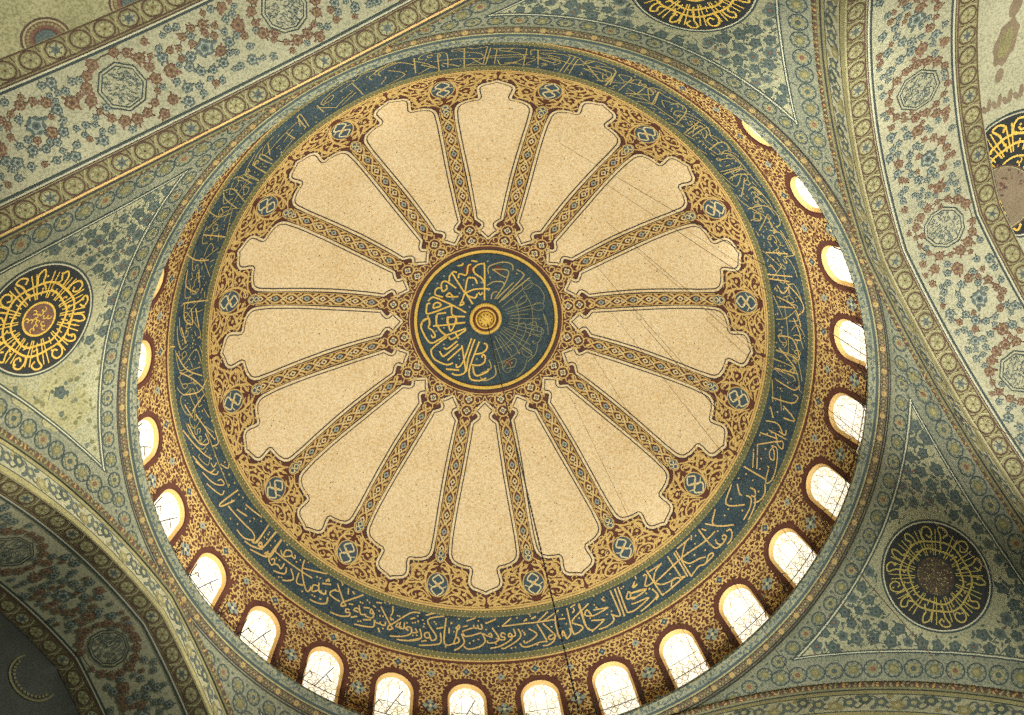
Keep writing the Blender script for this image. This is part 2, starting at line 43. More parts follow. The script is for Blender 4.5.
def glow(name, c, st):
    m = bpy.data.materials.new(name); m.use_nodes = True; nt = m.node_tree; b = nt.nodes['Principled BSDF']
    tc = nt.nodes.new('ShaderNodeTexCoord'); n = nt.nodes.new('ShaderNodeTexNoise'); n.inputs['Scale'].default_value = 3.0
    nt.links.new(tc.outputs['Object'], n.inputs['Vector'])
    cr = nt.nodes.new('ShaderNodeValToRGB')
    cr.color_ramp.elements[0].position = .35; cr.color_ramp.elements[0].color = (c[0]*.92, c[1]*.86, c[2]*.72, 1)
    cr.color_ramp.elements[1].position = .6; cr.color_ramp.elements[1].color = (*c, 1)
    nt.links.new(n.outputs['Fac'], cr.inputs['Fac']); nt.links.new(cr.outputs['Color'], b.inputs['Emission Color'])
    b.inputs['Emission Strength'].default_value = st; b.inputs['Base Color'].default_value = (.6, .6, .55, 1)
    return m
CREAM = mat('cream_plaster', (232, 213, 174), (204, 175, 124), .35, 4, fine=11, fa=.75, rough=.9, spec=.1)
GOLD = mat('gold_paint', (218, 188, 120), (166, 132, 76), .3, 30, rough=.75, fa=.7)
LEAF = mat('bright_gilding', (232, 196, 96), (186, 146, 58), .3, 40, rough=.6, fa=.7)
DIRTY = mat('tarnished_gilding', (142, 138, 98), (100, 104, 82), .5, 40)
DIM = mat('dim_gilding', (186, 166, 104), (138, 128, 84), .5, 40)
BROWN = mat('oxblood_paint', (104, 64, 50), (70, 42, 36), .5, 20)
DARK = mat('dark_outline', (62, 60, 58), (40, 40, 42), .4, 20)
NAVY = mat('navy_ground', (66, 86, 93), (38, 52, 61), .6, 20, fine=20, fa=.9)
NIGHT = mat('night_blue_ground', (56, 60, 58), (34, 38, 38), .5, 20, fine=22, fa=.6)
BLUE = mat('blue_cartouche', (76, 94, 102), (48, 62, 74), .4, 20)
SKY = mat('pale_blue_paint', (160, 166, 148), (122, 132, 120), .4, 20)
IVORY = mat('ivory_paint', (220, 206, 160), (186, 168, 118), .4, 20)
OLIVE = mat('olive_gold_ground', (128, 124, 84), (88, 92, 66), .5, 20, fa=.9)
OCHRE = mat('ochre_ground', (178, 148, 92), (134, 98, 62), .5, 20)
REVEAL = mat('warm_reveal_plaster', (224, 192, 126), (200, 156, 92), .4, 12)
SAGE = mat('sage_ground', (172, 168, 134), (126, 128, 102), .5, 5, fine=18, fa=.9)
SAGE_D = mat('grey_green_ground', (142, 142, 118), (98, 104, 88), .5, 6, fine=18, fa=.9)
TEAL = mat('teal_blossom', (88, 99, 90), (58, 70, 66), .5, 12, fa=.8)
TEAL_D = mat('deep_teal_line', (68, 80, 76), (46, 56, 56), .5, 12)
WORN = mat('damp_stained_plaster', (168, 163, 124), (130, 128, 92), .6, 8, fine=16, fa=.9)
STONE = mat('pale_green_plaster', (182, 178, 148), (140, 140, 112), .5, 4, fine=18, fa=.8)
BUFF = mat('buff_border_ground', (152, 146, 102), (112, 106, 74), .6, 8, fa=.8)
BUFF_L = mat('light_buff_petal', (174, 170, 128), (136, 132, 98), .6, 8, fa=.8)
UMBER = mat('umber_line', (98, 78, 64), (70, 56, 48), .5, 12)
RUST = mat('rust_blossom', (132, 100, 82), (96, 68, 58), .6, 12, fa=.8)
SLATE = mat('slate_blossom', (104, 113, 104), (72, 84, 82), .6, 12, fa=.8)
CHALK = mat('chalk_line', (196, 194, 166), (160, 160, 134), .4, 12)
IRON = mat('black_iron', (36, 34, 32), (24, 24, 24), .4, 12, rough=.6)
WHITE = mat('white_enamel', (236, 232, 214), (214, 208, 186), .3, 12, rough=.5)
GREEN = mat('green_gold_face', (170, 162, 114), (122, 118, 84), .6, 8, fa=.8)
SHADED = mat('shade_painted_plaster', (96, 98, 88), (64, 68, 64), .6, 6, fa=.8)  # shade of the back-lit half dome is put into this colour
PANE = glow('bright_window_glass', (1.0, .94, .80), 1.08)
CAME = mat('plaster_tracery', (236, 210, 150), (214, 180, 116), .4, 20)
SPECK = mat('dull_brown_ground', (96, 80, 66), (58, 50, 44), .5, 30, fine=24, fa=.9)
FADED = mat('faded_umber_paint', (140, 124, 98), (110, 98, 80), .6, 20, fa=.8)
YELL = mat('dusty_gilding', (186, 168, 92), (146, 132, 76), .4, 40, fa=.7)


# ---------------------------------------------------------------- surfaces
class Rev:
    """surface of revolution about the dome axis; y = arc length down the profile, off = towards the room"""
    def __init__(s, prof, drift=False):
        s.p = prof; s.drift = drift; s.L = [0.0]
        for a, b in zip(prof, prof[1:]): s.L.append(s.L[-1] + hypot(b[0]-a[0], b[1]-a[1]))
    def at(s, y):
        L = s.L
        if y <= 0: i = 0
        else:
            lo, hi = 0, len(L)-2
            while lo < hi:
                m = (lo+hi+1)//2
                if L[m] <= y: lo = m
                else: hi = m-1
            i = lo
        a, b = s.p[i], s.p[i+1]; d = L[i+1]-L[i] or 1e-9; t = (y-L[i])/d
        return a[0]+(b[0]-a[0])*t, a[1]+(b[1]-a[1])*t, (b[0]-a[0])/d, (b[1]-a[1])/d
    def __call__(s, az, y, off=0.0):
        r, z, tr, tz = s.at(y)
        r += tz*off; z += -tr*off
        x, yy = r*cos(az), r*sin(az)
        if s.drift:                       # the old dome's crown sits a hand off the axis
            k = min(max((50-degrees(y/R))/35, 0), 1); k = k*k*(3-2*k)
            x += .19*k; yy -= .06*k
        return out(x, yy, z)
    def loc(s, az0, rfix=None):
        """local metric frame: x along the circle, y down the profile"""
        def f(x, y, off=0.0):
            rr = rfix or max(s.at(y)[0], .05)
            return s(az0 + x/rr, y, off)
        return f
DOME = Rev([(R*sin(radians(t)), Z0+R*cos(radians(t))) for t in range(0, 91)] + [(R, Z0-.2)], True)
def wz(z, dl): return sqrt(max((K-dl)**2-(z-ZS)**2, 0))-E_
KP = -0.15                                    # pendentives start a little outside the arch front
ZTOP = ZS+sqrt((K-KP)**2-E_**2)
def pz(i):                                    # denser towards the top
    t = i/160.0; return ZTOP-(ZTOP-19.5)*t**1.6
PEND = Rev([(hypot(S, max(wz(pz(i), KP), 0)), pz(i)) for i in range(161)])
CORN = Rev([(12.44, 30.12), (11.6, 30.12), (11.50, 30.07), (11.47, 30.0), (11.45, 29.88), (11.53, 29.78), (11.61, 29.70), (11.68, 29.65), (11.71, 29.61), (11.73, 29.58),
            (11.79, 29.50), (11.86, 29.43), (11.88, 29.38), (S+.03, ZTOP)])
def nt_(j):
    a = PHI+j*pi/2; return (cos(a), sin(a)), (-sin(a), cos(a))
class Soffit:
    """underside of arch j: p along the curve from the crown, q outward"""
    def __init__(s, j, dl=DL, q0=0.0): s.n, s.t = nt_(j); s.k = K-dl; s.q0 = q0; s.th = acos(E_/s.k)
    def __call__(s, p, q, off=0.0):
        a = s.th-abs(p)/s.k; k = s.k-off
        w = (k*cos(a)-E_)*(1 if p >= 0 else -1)
        if abs(p) < 1e-9: w = 0
        z = ZS+k*sin(a); d = S+s.q0+q
        return out(s.n[0]*d+s.t[0]*w, s.n[1]*d+s.t[1]*w, z)
class Front:
    """front face of arch j: p along the curve, h from the soffit edge up"""
    def __init__(s, j): s.n, s.t = nt_(j); s.k = K-DL; s.th = acos(E_/s.k)
    def __call__(s, p, h, off=0.0):
        k = s.k+h; th = acos(E_/k); a = th-abs(p)/s.k*th/s.th
        w = (k*cos(a)-E_)*(1 if p >= 0 else -1)
        if abs(p) < 1e-9: w = 0
        d = S-off
        return out(s.n[0]*d+s.t[0]*w, s.n[1]*d+s.t[1]*w, ZS+k*sin(a))
class Semi:
    """half dome behind arch j as a height field: w across, d outward from the back edge of the soffit"""
    def __init__(s, j): s.n, s.t = nt_(j)
    def __call__(s, w, d, off=0.0):
        r = hypot(w, d); z = ZS+sqrt(max((K-DL)**2-(r+E_)**2, .01))-off; q = S+Q3+d
        return out(s.n[0]*q+s.t[0]*w, s.n[1]*q+s.t[1]*w, z)

# ---------------------------------------------------------------- mesh building
class MB:
    def __init__(s): s.v = []; s.f = []; s.m = []; s.mats = []
    def mi(s, m):
        if m not in s.mats: s.mats.append(m)
        return s.mats.index(m)
    def face(s, idx, m): s.f.append(idx); s.m.append(s.mi(m))
    def grid(s, F, u, v, m, off=0.0):
        """quads over lists of u and v; m a material or f(i,j)"""
        b = len(s.v)
        for a in u:
            for c in v: s.v.append(F(a, c, off))
        n = len(v)
        for i in range(len(u)-1):
            for j in range(n-1):
                k = b+i*n+j; s.face((k, k+1, k+n+1, k+n), m(i, j) if callable(m) else m)
    def ribbon(s, F, pts, w, m, off, closed=False, taper=False, smooth=False, step=.35):
        P = [tuple(p) for p in pts]
        if smooth and len(P) > 2: P = catmull(P, closed)
        if closed and P[0] != P[-1]: P = P+[P[0]]
        Q = [P[0]]
        for a, b in zip(P, P[1:]):
            d = hypot(b[0]-a[0], b[1]-a[1])
            if d < 1e-6: continue
            n = max(1, int(ceil(d/step)))
            for i in range(1, n+1): Q.append((a[0]+(b[0]-a[0])*i/n, a[1]+(b[1]-a[1])*i/n))
        n = len(Q)
        if n < 2: return
        base = len(s.v)
        for i in range(n):
            if closed: a, b = Q[(i-1) % (n-1)], Q[(i+1) % (n-1)]
            else: a, b = Q[max(i-1, 0)], Q[min(i+1, n-1)]
            dx, dy = b[0]-a[0], b[1]-a[1]; l = hypot(dx, dy) or 1e-9
            h = w/2
            if taper: h *= (.35+.65*sin(pi*min(max((i+.3)/(n-.4), 0), 1)))
            nx, ny = -dy/l*h, dx/l*h
            s.v.append(F(Q[i][0]+nx, Q[i][1]+ny, off)); s.v.append(F(Q[i][0]-nx, Q[i][1]-ny, off))
        for i in range(n-1):
            k = base+2*i; s.face((k, k+1, k+3, k+2), m)
    def disc(s, F, x, y, rx, ry, m, off, rot=0.0, n=12, lobe=0.0, nl=5, rings=1):
        b = len(s.v); s.v.append(F(x, y, off)); c, q = cos(rot), sin(rot)
        for k in range(1, rings+1):
            for i in range(n):
                a = 2*pi*i/n; g = (1+lobe*cos(nl*a))*k/rings; u, v = rx*g*cos(a), ry*g*sin(a)
                s.v.append(F(x+u*c-v*q, y+u*q+v*c, off))
        for i in range(n): s.face((b, b+1+i, b+1+(i+1) % n), m)
        for k in range(1, rings):
            o = b+1+(k-1)*n
            for i in range(n): s.face((o+i, o+n+i, o+n+(i+1) % n, o+(i+1) % n), m)
    def ring(s, F, x, y, rx, ry, w, m, off, n=20, a0=0, a1=2*pi, rot=0.0):
        full = abs(a1-a0-2*pi) < 1e-6
        pts = []
        for i in range(n+(0 if full else 1)):
            a = a0+(a1-a0)*i/n; u, v = rx*cos(a), ry*sin(a)
            pts.append((x+u*cos(rot)-v*sin(rot), y+u*sin(rot)+v*cos(rot)))
        s.ribbon(F, pts, w, m, off, closed=full)
    def dia(s, F, x, y, r, m, off, rot=0.0, asp=1.0):
        s.disc(F, x, y, r, r*asp, m, off, rot, n=4)
    def tube(s, pts, r, m, n=6, cap=True):
        """round bar through 3D points"""
        b = len(s.v); N = len(pts)
        for i, p in enumerate(pts):
            a, c = Vector(pts[max(i-1, 0)]), Vector(pts[min(i+1, N-1)]); d = (c-a).normalized()
            u = d.orthogonal().normalized() if abs(d.z) > .9 else d.cross(Vector((0, 0, 1))).normalized(); v = d.cross(u)
            rr = r[i] if isinstance(r, (list, tuple)) else r
            for k in range(n):
                q = Vector(p)+u*rr*cos(2*pi*k/n)+v*rr*sin(2*pi*k/n); s.v.append(tuple(q))
        for i in range(N-1):
            for k in range(n):
                s.face((b+i*n+k, b+i*n+(k+1) % n, b+(i+1)*n+(k+1) % n, b+(i+1)*n+k), m)
        if cap:
            s.face(tuple(b+k for k in range(n)), m); s.face(tuple(b+(N-1)*n+k for k in range(n)), m)
    def build(s, name, parent=None, smooth=False):
        me = bpy.data.meshes.new(name); me.from_pydata(s.v, [], s.f)
        for m in s.mats: me.materials.append(m)
        me.polygons.foreach_set('material_index', s.m)
        if smooth: me.polygons.foreach_set('use_smooth', [True]*len(s.f))
        me.update()
        o = bpy.data.objects.new(name, me); bpy.context.scene.collection.objects.link(o)
        if parent: o.parent = parent
        return o
def catmull(P, closed=False, n=4):
    o = []; N = len(P)
    rng = range(N) if closed else range(N-1)
    for i in rng:
        if closed: a, b, c, d = P[(i-1) % N], P[i], P[(i+1) % N], P[(i+2) % N]
        else: a, b, c, d = P[max(i-1, 0)], P[i], P[i+1], P[min(i+2, N-1)]
        for k in range(n):
            t = k/n
            o.append(tuple(.5*(2*b[q]+(c[q]-a[q])*t+(2*a[q]-5*b[q]+4*c[q]-d[q])*t*t+(3*b[q]-a[q]-3*c[q]+d[q])*t**3) for q in (0, 1)))
    if not closed: o.append(P[-1])
    return o
def lin(a, b, n): return [a+(b-a)*i/n for i in range(n+1)]
def tag(o, label=None, cat=None, group=None, kind=None):
    for k, v in (('label', label), ('category', cat), ('group', group), ('kind', kind)):
        if v: o[k] = v
    return o
def empty(name, loc=(0, 0, 0)):
    o = bpy.data.objects.new(name, None); o.empty_display_size = .2; o.location = loc
    bpy.context.scene.collection.objects.link(o); return o
def keep(o, root):          # parent without moving
    o.parent = root; o.matrix_parent_inverse = Matrix.Translation(-Vector(root.location)); return o
def interp(tab, y):
    if y <= tab[0][0]: return tab[0][1]
    for a, b in zip(tab, tab[1:]):
        if y <= b[0]: return a[1]+(b[1]-a[1])*(y-a[0])/max(b[0]-a[0], 1e-9)
    return tab[-1][1]
def curl(mb, F, x, y, r, a0, sweep, w, m, off, leaf=True):
    """one arabesque tendril: a tightening spiral arc ending in a leaf"""
    n = 9; pts = []
    for i in range(n+1):
        t = i/n; a = a0+sweep*t; rr = r*(1-.62*t); pts.append((x+rr*cos(a), y+rr*sin(a)))
    mb.ribbon(F, pts, w, m, off, taper=True)
    if leaf:
        e = pts[-1]; mb.disc(F, e[0], e[1], w*.75, w*.55, m, off, rot=a0+sweep, n=6)
TAU = 2*pi
# ================================================================ the dome
dome = MB()
dome.grid(DOME, lin(0, TAU, 240), lin(.35, 12.6, 56), CREAM)
dome.grid(DOME, lin(0, TAU, 240), lin(12.6, 14.95, 10), BROWN)
ceiling = tag(dome.build('ceiling', smooth=True), 'great round dome of cream plaster with sixteen painted ribs', 'dome', kind='structure')

HALF = [(3.64, 0), (3.80, 2.4), (3.95, 4.4), (4.02, 5.9), (4.10, 5.95), (4.17, 4.9), (4.26, 3.7), (4.36, 3.55), (4.44, 4.4), (4.62, 7.0), (5.4, 7.35), (6.76, 7.95), (8.5, 8.75), (9.6, 9.05), (10.25, 8.95),
        (10.45, 8.65), (10.62, 7.9), (10.74, 6.5), (10.80, 5.0), (10.83, 3.75), (10.90, 3.45), (11.05, 3.5), (11.25, 3.75), (11.45, 3.85), (11.58, 3.6), (11.70, 2.9), (11.78, 1.7), (11.83, .9), (11.93, 0)]
def rib_w(y): return max(radians(11.25-interp(HALF, y)), 0)
YS = sorted(set([3.3, 3.45]+[a for a, _ in HALF]+lin(4.62, 10.4, 40)+lin(10.4, 12.5, 42)+[12.56]))
ARC = pi/8
for k in range(16):
    az0 = RO+k*ARC; F = DOME.loc(az0); mb = MB()
    # oxblood ground
    FN = lambda u, y, off: DOME(az0+u*rib_w(y), y, off)
    mb.grid(FN, lin(-1, 1, 14), YS, BROWN, .012)
    # double outline: dark, cream, dark
    for sgn in (-1, 1):
        line = [(sgn*radians(11.25-h)*DOME.at(y)[0], y) for y, h in HALF]
        mb.ribbon(F, line, .190, DARK, .020, step=.3)
        mb.ribbon(F, line, .095, CREAM, .024, step=.3)
    # straight shaft: interlaced strands with a flower in every loop
    per = .72; y0 = 4.72; n = 8
    for sgn in (-1, 1):
        pts = [(sgn*.175*sin(pi*(y-y0)/per), y) for y in lin(y0-.2, y0+n*per-.3, 90)]
        mb.ribbon(F, pts, .075, GOLD, .030)
        mb.ribbon(F, [(sgn*.245, y) for y in lin(4.75, 10.3, 30)], .03, GOLD, .028)
    for i in range(n):
        yc = y0+per*(i+.5)
        if yc > 10.2: break
        mb.disc(F, 0, yc, .10, .13, IVORY if i % 2 else SKY, .034, n=12, lobe=.2, nl=4); mb.disc(F, 0, yc, .045, .06, BROWN if i % 2 else BLUE, .038, n=6)
        for sgn in (-1, 1):
            mb.disc(F, sgn*.17, yc+.36, .05, .12, GOLD, .032, rot=sgn*.5, n=8)
            mb.ribbon(F, [(0, yc+.18), (sgn*.07, yc+.28), (0, yc+.40)], .04, IVORY, .033, smooth=True)
            mb.ribbon(F, [(sgn*.13, yc+.05), (sgn*.22, yc+.16)], .035, GOLD, .031)
    # narrow end: two flower bosses with heart loops
    for yc, rr in ((4.12, .15), (3.62, .16)):
        mb.ring(F, 0, yc, rr+.10, rr+.10, .06, GOLD, .030, n=16)
        mb.disc(F, 0, yc, rr*.85, rr*.85, IVORY, .034, n=16, lobe=.25, nl=4); mb.disc(F, 0, yc, rr*.5, rr*.5, BLUE, .037, n=8); mb.disc(F, 0, yc, rr*.2, rr*.2, IVORY, .04, n=6)
    for sgn in (-1, 1):
        curl(mb, F, sgn*.33, 4.08, .12, pi/2, sgn*4.2, .05, GOLD, .030)
        curl(mb, F, sgn*.36, 3.66, .16, -pi/2, sgn*4.4, .055, GOLD, .030)
        curl(mb, F, sgn*.25, 3.42, .10, 0, sgn*3.6, .05, GOLD, .030)
        mb.ribbon(F, [(sgn*.12, 4.36), (sgn*.22, 4.5), (sgn*.08, 4.66)], .05, GOLD, .030)
        mb.ribbon(F, [(sgn*.5, 3.72), (sgn*.62, 3.58), (sgn*.66, 3.40)], .045, GOLD, .030)
        for pts in ([(sgn*.10, 3.85), (sgn*.24, 3.92), (sgn*.30, 3.8), (sgn*.18, 3.76)], [(sgn*.28, 4.3), (sgn*.34, 4.18), (sgn*.24, 4.12)], [(sgn*.2, 3.5), (sgn*.4, 3.42), (sgn*.55, 3.46)],
                    [(sgn*.36, 3.92), (sgn*.44, 4.0), (sgn*.38, 4.2)], [(sgn*.08, 4.52), (sgn*.2, 4.62), (sgn*.1, 4.78)], [(sgn*.02, 3.38), (sgn*.12, 3.44), (sgn*.04, 3.5)]):
            mb.ribbon(F, pts, .055, GOLD, .029, smooth=True)
    # head: loops and tendrils around the cartouche
    for sgn in (-1, 1):
        G = lambda x, y, off, s_=sgn: F(s_*x, y, off)
        for pts in ([(.05, 10.85), (.28, 10.95), (.48, 11.2), (.52, 11.6), (.40, 12.0), (.20, 12.3)],
                    [(.18, 10.60), (.45, 10.85), (.80, 10.95), (1.10, 11.02), (1.25, 11.2)],
                    [(.52, 11.45), (.75, 11.15), (1.02, 11.2), (1.08, 11.5), (.85, 11.62), (.62, 11.5)],
                    [(.42, 12.05), (.70, 11.72), (1.05, 11.78), (1.32, 11.9), (1.52, 12.1), (1.75, 12.02), (1.93, 12.1)],
                    [(.30, 12.25), (.62, 12.02), (.95, 12.08), (1.15, 12.3), (1.02, 12.44), (.80, 12.36)],
                    [(1.18, 11.25), (1.02, 11.45), (1.20, 11.7), (1.35, 11.9)],
                    [(.55, 10.98), (.72, 11.15), (.62, 11.35)], [(.85, 10.97), (.98, 11.10), (1.12, 11.3)],
                    [(1.2, 12.42), (1.45, 12.18), (1.75, 12.28), (1.95, 12.42)], [(.15, 12.44), (.5, 12.34), (.75, 12.46)],
                    [(1.45, 12.46), (1.6, 12.36), (1.78, 12.46)], [(.28, 10.78), (.42, 11.0), (.40, 11.2)],
                    [(.10, 11.05), (.25, 11.18), (.40, 11.12)], [(.60, 11.85), (.78, 11.95), (.92, 11.88), (.80, 11.72)], [(1.22, 11.45), (1.12, 11.62), (1.28, 11.66)],
                    [(.48, 12.18), (.55, 12.30), (.45, 12.42)], [(1.2, 12.05), (1.3, 12.2), (1.18, 12.32)], [(.9, 11.05), (.85, 11.18), (.75, 11.25)], [(1.62, 12.22), (1.7, 12.36), (1.85, 12.34)]):
            mb.ribbon(G, pts, .092, GOLD, .030, smooth=True, taper=True)
        for x, y, r, a in ((.82, 11.38, .06, .4), (.62, 11.68, .07, 1.2), (1.12, 11.98, .07, .2), (.66, 12.2, .07, .8), (1.42, 12.3, .06, 0), (.72, 10.98, .05, .9), (1.02, 11.28, .05, 0), (.25, 10.95, .05, .6), (1.68, 12.14, .05, .3)):
            mb.disc(G, x, y, r*1.5, r, GOLD, .031, rot=a, n=8)
    for iy in range(5):
        y = 10.86+iy*.345
        hw = rib_w(y)*DOME.at(y)[0]-.24
        n = int(2*hw/.40)
        for ix in range(n+1):
            x = -hw+ix*2*hw/max(n, 1)
            if (x/.56)**2+((y-11.68)/.62)**2 < 1: continue
            s_ = 1 if x > 0 else -1
            curl(mb, F, x, y+random.uniform(-.03, .03), random.uniform(.13, .17), random.uniform(0, TAU), s_*random.uniform(3.6, 5), .055, GOLD, .027)
    for sgn in (-1, 1):
        mb.disc(F, sgn*1.93, 12.24, .07, .17, GOLD, .031, n=10); curl(mb, F, sgn*1.70, 12.38, .12, pi/2, sgn*4, .05, GOLD, .03)
    mb.ribbon(F, [(-1.99, 12.50), (1.99, 12.50)], .07, GOLD, .032)
    rib = tag(mb.build('rib', ceiling))
    # blue cartouches with ivory knots
    cb = MB()
    for yc, rx, ry in ((11.68, .41, .49), (10.44, .17, .25)):
        cb.disc(F, 0, yc, rx+.045, ry+.045, GOLD, .034, n=20, rings=2); cb.disc(F, 0, yc, rx, ry, BLUE, .040, n=20, rings=2)
        for sgn in (-1, 1):
            cb.ribbon(F, [(sgn*rx*.05, yc+ry*.98), (sgn*rx*.62, yc+ry*.45), (-sgn*rx*.12, yc-ry*.05), (-sgn*rx*.55, yc-ry*.42), (0, yc-ry*.9)], .062 if rx > .2 else .04, IVORY, .046, smooth=True)
            cb.ribbon(F, [(sgn*rx*.9, yc+ry*.05), (sgn*rx*.35, yc+ry*.28), (0, yc+ry*.02), (-sgn*rx*.3, yc-ry*.3)], .04 if rx > .2 else .03, IVORY, .045, smooth=True)
        cb.dia(F, 0, yc, rx*.24, GOLD, .048)
    keep(cb.build('cartouche'), rib)

# the sixteen cream fields between the ribs
YP = [y for y in YS if 3.64 <= y <= 11.93]
for k in range(16):
    az0 = RO+(k+.5)*ARC; mb = MB()
    mb.grid(lambda u, y, o: DOME(az0+u*radians(interp(HALF, y)), y, o), lin(-1, 1, 12), YP, CREAM, .008)
    mb.build('plaster_panel', ceiling)
# plaster specks and the small lamp hooks on the cream fields
sp = MB()
for k in range(16):
    for _ in range(9):
        y = random.uniform(5, 11.2); az = RO+(k+.5)*ARC+radians(random.uniform(-1, 1)*.62*interp(HALF, y))
        sp.disc(DOME.loc(az), 0, y, .028, .028, UMBER, .012, n=5)
tag(sp.build('plaster_speck', ceiling), kind='stuff')

# ---- inscription band
bm_ = MB(); A240 = lin(0, TAU, 240)
for a, b, m, o in ((12.55, 12.64, GOLD, .030), (12.64, 12.93, OLIVE, .016), (12.93, 14.52, NAVY, .014), (14.52, 14.80, OLIVE, .016), (14.80, 14.87, GOLD, .026), (14.87, 14.97, BROWN, .02)):
    bm_.grid(DOME, A240, lin(a, b, max(1, int((b-a)/.2))), m, o)
for y, m in ((12.70, GOLD), (12.90, DIM), (14.55, DIM), (14.75, GOLD)):
    for i in range(420):
        az = TAU*(i+.5*(m is DIM))/420; bm_.dia(DOME.loc(az), 0, y, .036, m, .03)
for i in range(5200):                                   # faint blue scrollwork sprinkled over the navy ground
    az = random.uniform(0, TAU); y = random.uniform(12.98, 14.46)
    bm_.dia(DOME.loc(az), 0, y, random.uniform(.012, .03), SLATE, .02, rot=random.random()*3)
band = bm_.build('inscription_band', ceiling)
tx = MB(); RM = 11.2
FB = DOME.loc(0, RM)
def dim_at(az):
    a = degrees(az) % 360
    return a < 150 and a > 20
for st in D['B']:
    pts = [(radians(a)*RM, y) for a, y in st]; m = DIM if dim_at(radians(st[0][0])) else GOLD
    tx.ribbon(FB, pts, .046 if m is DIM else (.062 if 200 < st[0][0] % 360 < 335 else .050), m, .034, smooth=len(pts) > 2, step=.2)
for sh in (140, 280):                                    # the script runs on, tarnished, round the rest of the ring
    for st in D['B']:
        if not 200 <= st[0][0] <= 340: continue
        az = st[0][0]+sh
        if not 345 < az < 555: continue
        tx.ribbon(FB, [(radians(a+sh)*RM, y) for a, y in st], .036, DIM, .032, smooth=len(st) > 2, step=.25)
    for a, y in D['BD']:
        if 200 <= a <= 340 and 345 < a+sh < 555: tx.dia(FB, radians(a+sh)*RM, y, .036, DIM, .036, rot=.4)
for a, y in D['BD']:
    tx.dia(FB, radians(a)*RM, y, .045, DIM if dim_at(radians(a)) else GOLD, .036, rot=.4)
tag(tx.build('lettering', band), 'gold flowing script around the blue band')

# ================================================================ central roundel and boss
cx, cy, cz = DOME(0, 0.01, .05)
root = tag(empty('calligraphy_roundel', (cx, cy, cz)), 'blue calligraphy roundel with a gold rim at the very top of the dome', 'roundel')
def FM(x, y, off=0.0): return DOME(atan2(y, x), hypot(x, y), off)
c = MB()
c.grid(lambda a, y, o: DOME(a, y, o), lin(0, TAU, 120), lin(.02, 3.04, 12), NAVY, .03)
for _ in range(700):
    a = random.uniform(0, TAU); y = sqrt(random.uniform(.4, 8.8))
    c.dia(DOME.loc(a), 0, y, random.uniform(.012, .03), SLATE, .04, rot=random.random()*3)
keep(c.build('disc'), root)
c = MB()
def prof_ring(mb, pr, m):
    mb.grid(lambda a, i, o: DOME(a, pr[int(i)][0], pr[int(i)][1]), lin(0, TAU, 120), list(range(len(pr))), m)
prof_ring(c, [(3.13, .02), (3.12, .05), (3.06, .07), (3.00, .05), (2.98, .02)], LEAF)
prof_ring(c, [(3.19, .045), (3.14, .045)], DARK); prof_ring(c, [(3.31, .04), (3.19, .04)], BROWN); prof_ring(c, [(3.35, .042), (3.31, .042)], GOLD)
prof_ring(c, [(2.99, .055), (2.94, .036)], DARK)
keep(c.build('rim'), root)
c = MB()
def tarnished(p): return p[0] > .25 and (p[1] < .75*p[0]+.2)
for st in D['M']:
    pts = st[1:]; mx = sum(p[0] for p in pts)/len(pts); my = sum(p[1] for p in pts)/len(pts)
    t = tarnished((mx, my))
    c.ribbon(FM, pts, .036 if t else (.052 if st[0] else .070), DIRTY if t else (DIM if st[0] else LEAF), .05, smooth=len(pts) > 2, step=.15)
for x, y in D['MD']: c.dia(FM, x, y, .05, SKY if x < .3 else DIM, .052)
for i in range(17):                                       # fine upright stems in the tarnished half
    a = radians(-78+i*6.2+random.uniform(-1.5, 1.5)); r0 = random.uniform(.85, 1.1); r1 = random.uniform(1.7, 2.6)
    c.ribbon(FM, [(r0*cos(a), r0*sin(a)), (r1*cos(a), r1*sin(a))], .03, DIRTY, .049)
for i in range(5):
    a = radians(-70+i*27); c.ring(FM, 2.35*cos(a), 2.35*sin(a), .25, .18, .03, DIRTY, .049, n=12, rot=a)
for r in (1.45, 2.05):
    c.ring(FM, 0, 0, r, r, .028, DIRTY, .048, n=30, a0=radians(-80), a1=radians(35))
for x, y, r in ((-.62, 2.28, .27), (-.1, 2.2, .0), (.62, 2.2, .22), (.87, -2.0, .18), (-1.85, 1.0, .14), (-1.3, .1, .14)):
    if r: c.disc(FM, x, y, r, r*.8, BROWN, .044, n=8)
keep(c.build('lettering'), root)
c = MB()
def lathe(mb, pr, m, n=40):
    mb.grid(lambda a, i, o: DOME(a, pr[int(i)][0], pr[int(i)][1]), lin(0, TAU, n), list(range(len(pr))), m)
lathe(c, [(.70, .05), (.70, .12), (.65, .16), (.59, .16), (.56, .12)], LEAF); lathe(c, [(.56, .12), (.50, .10), (.46, .12)], BROWN)
lathe(c, [(.46, .12), (.44, .17), (.39, .17), (.37, .13)], LEAF); lathe(c, [(.37, .13), (.34, .14)], BROWN)
lathe(c, [(.34, .14), (.32, .22), (.26, .29), (.15, .34), (.01, .36)], LEAF)
for i in range(10): c.disc(FM, .25*cos(i*TAU/10), .25*sin(i*TAU/10), .035, .035, BROWN, .32, n=6)
keep(c.build('boss', smooth=False), root)

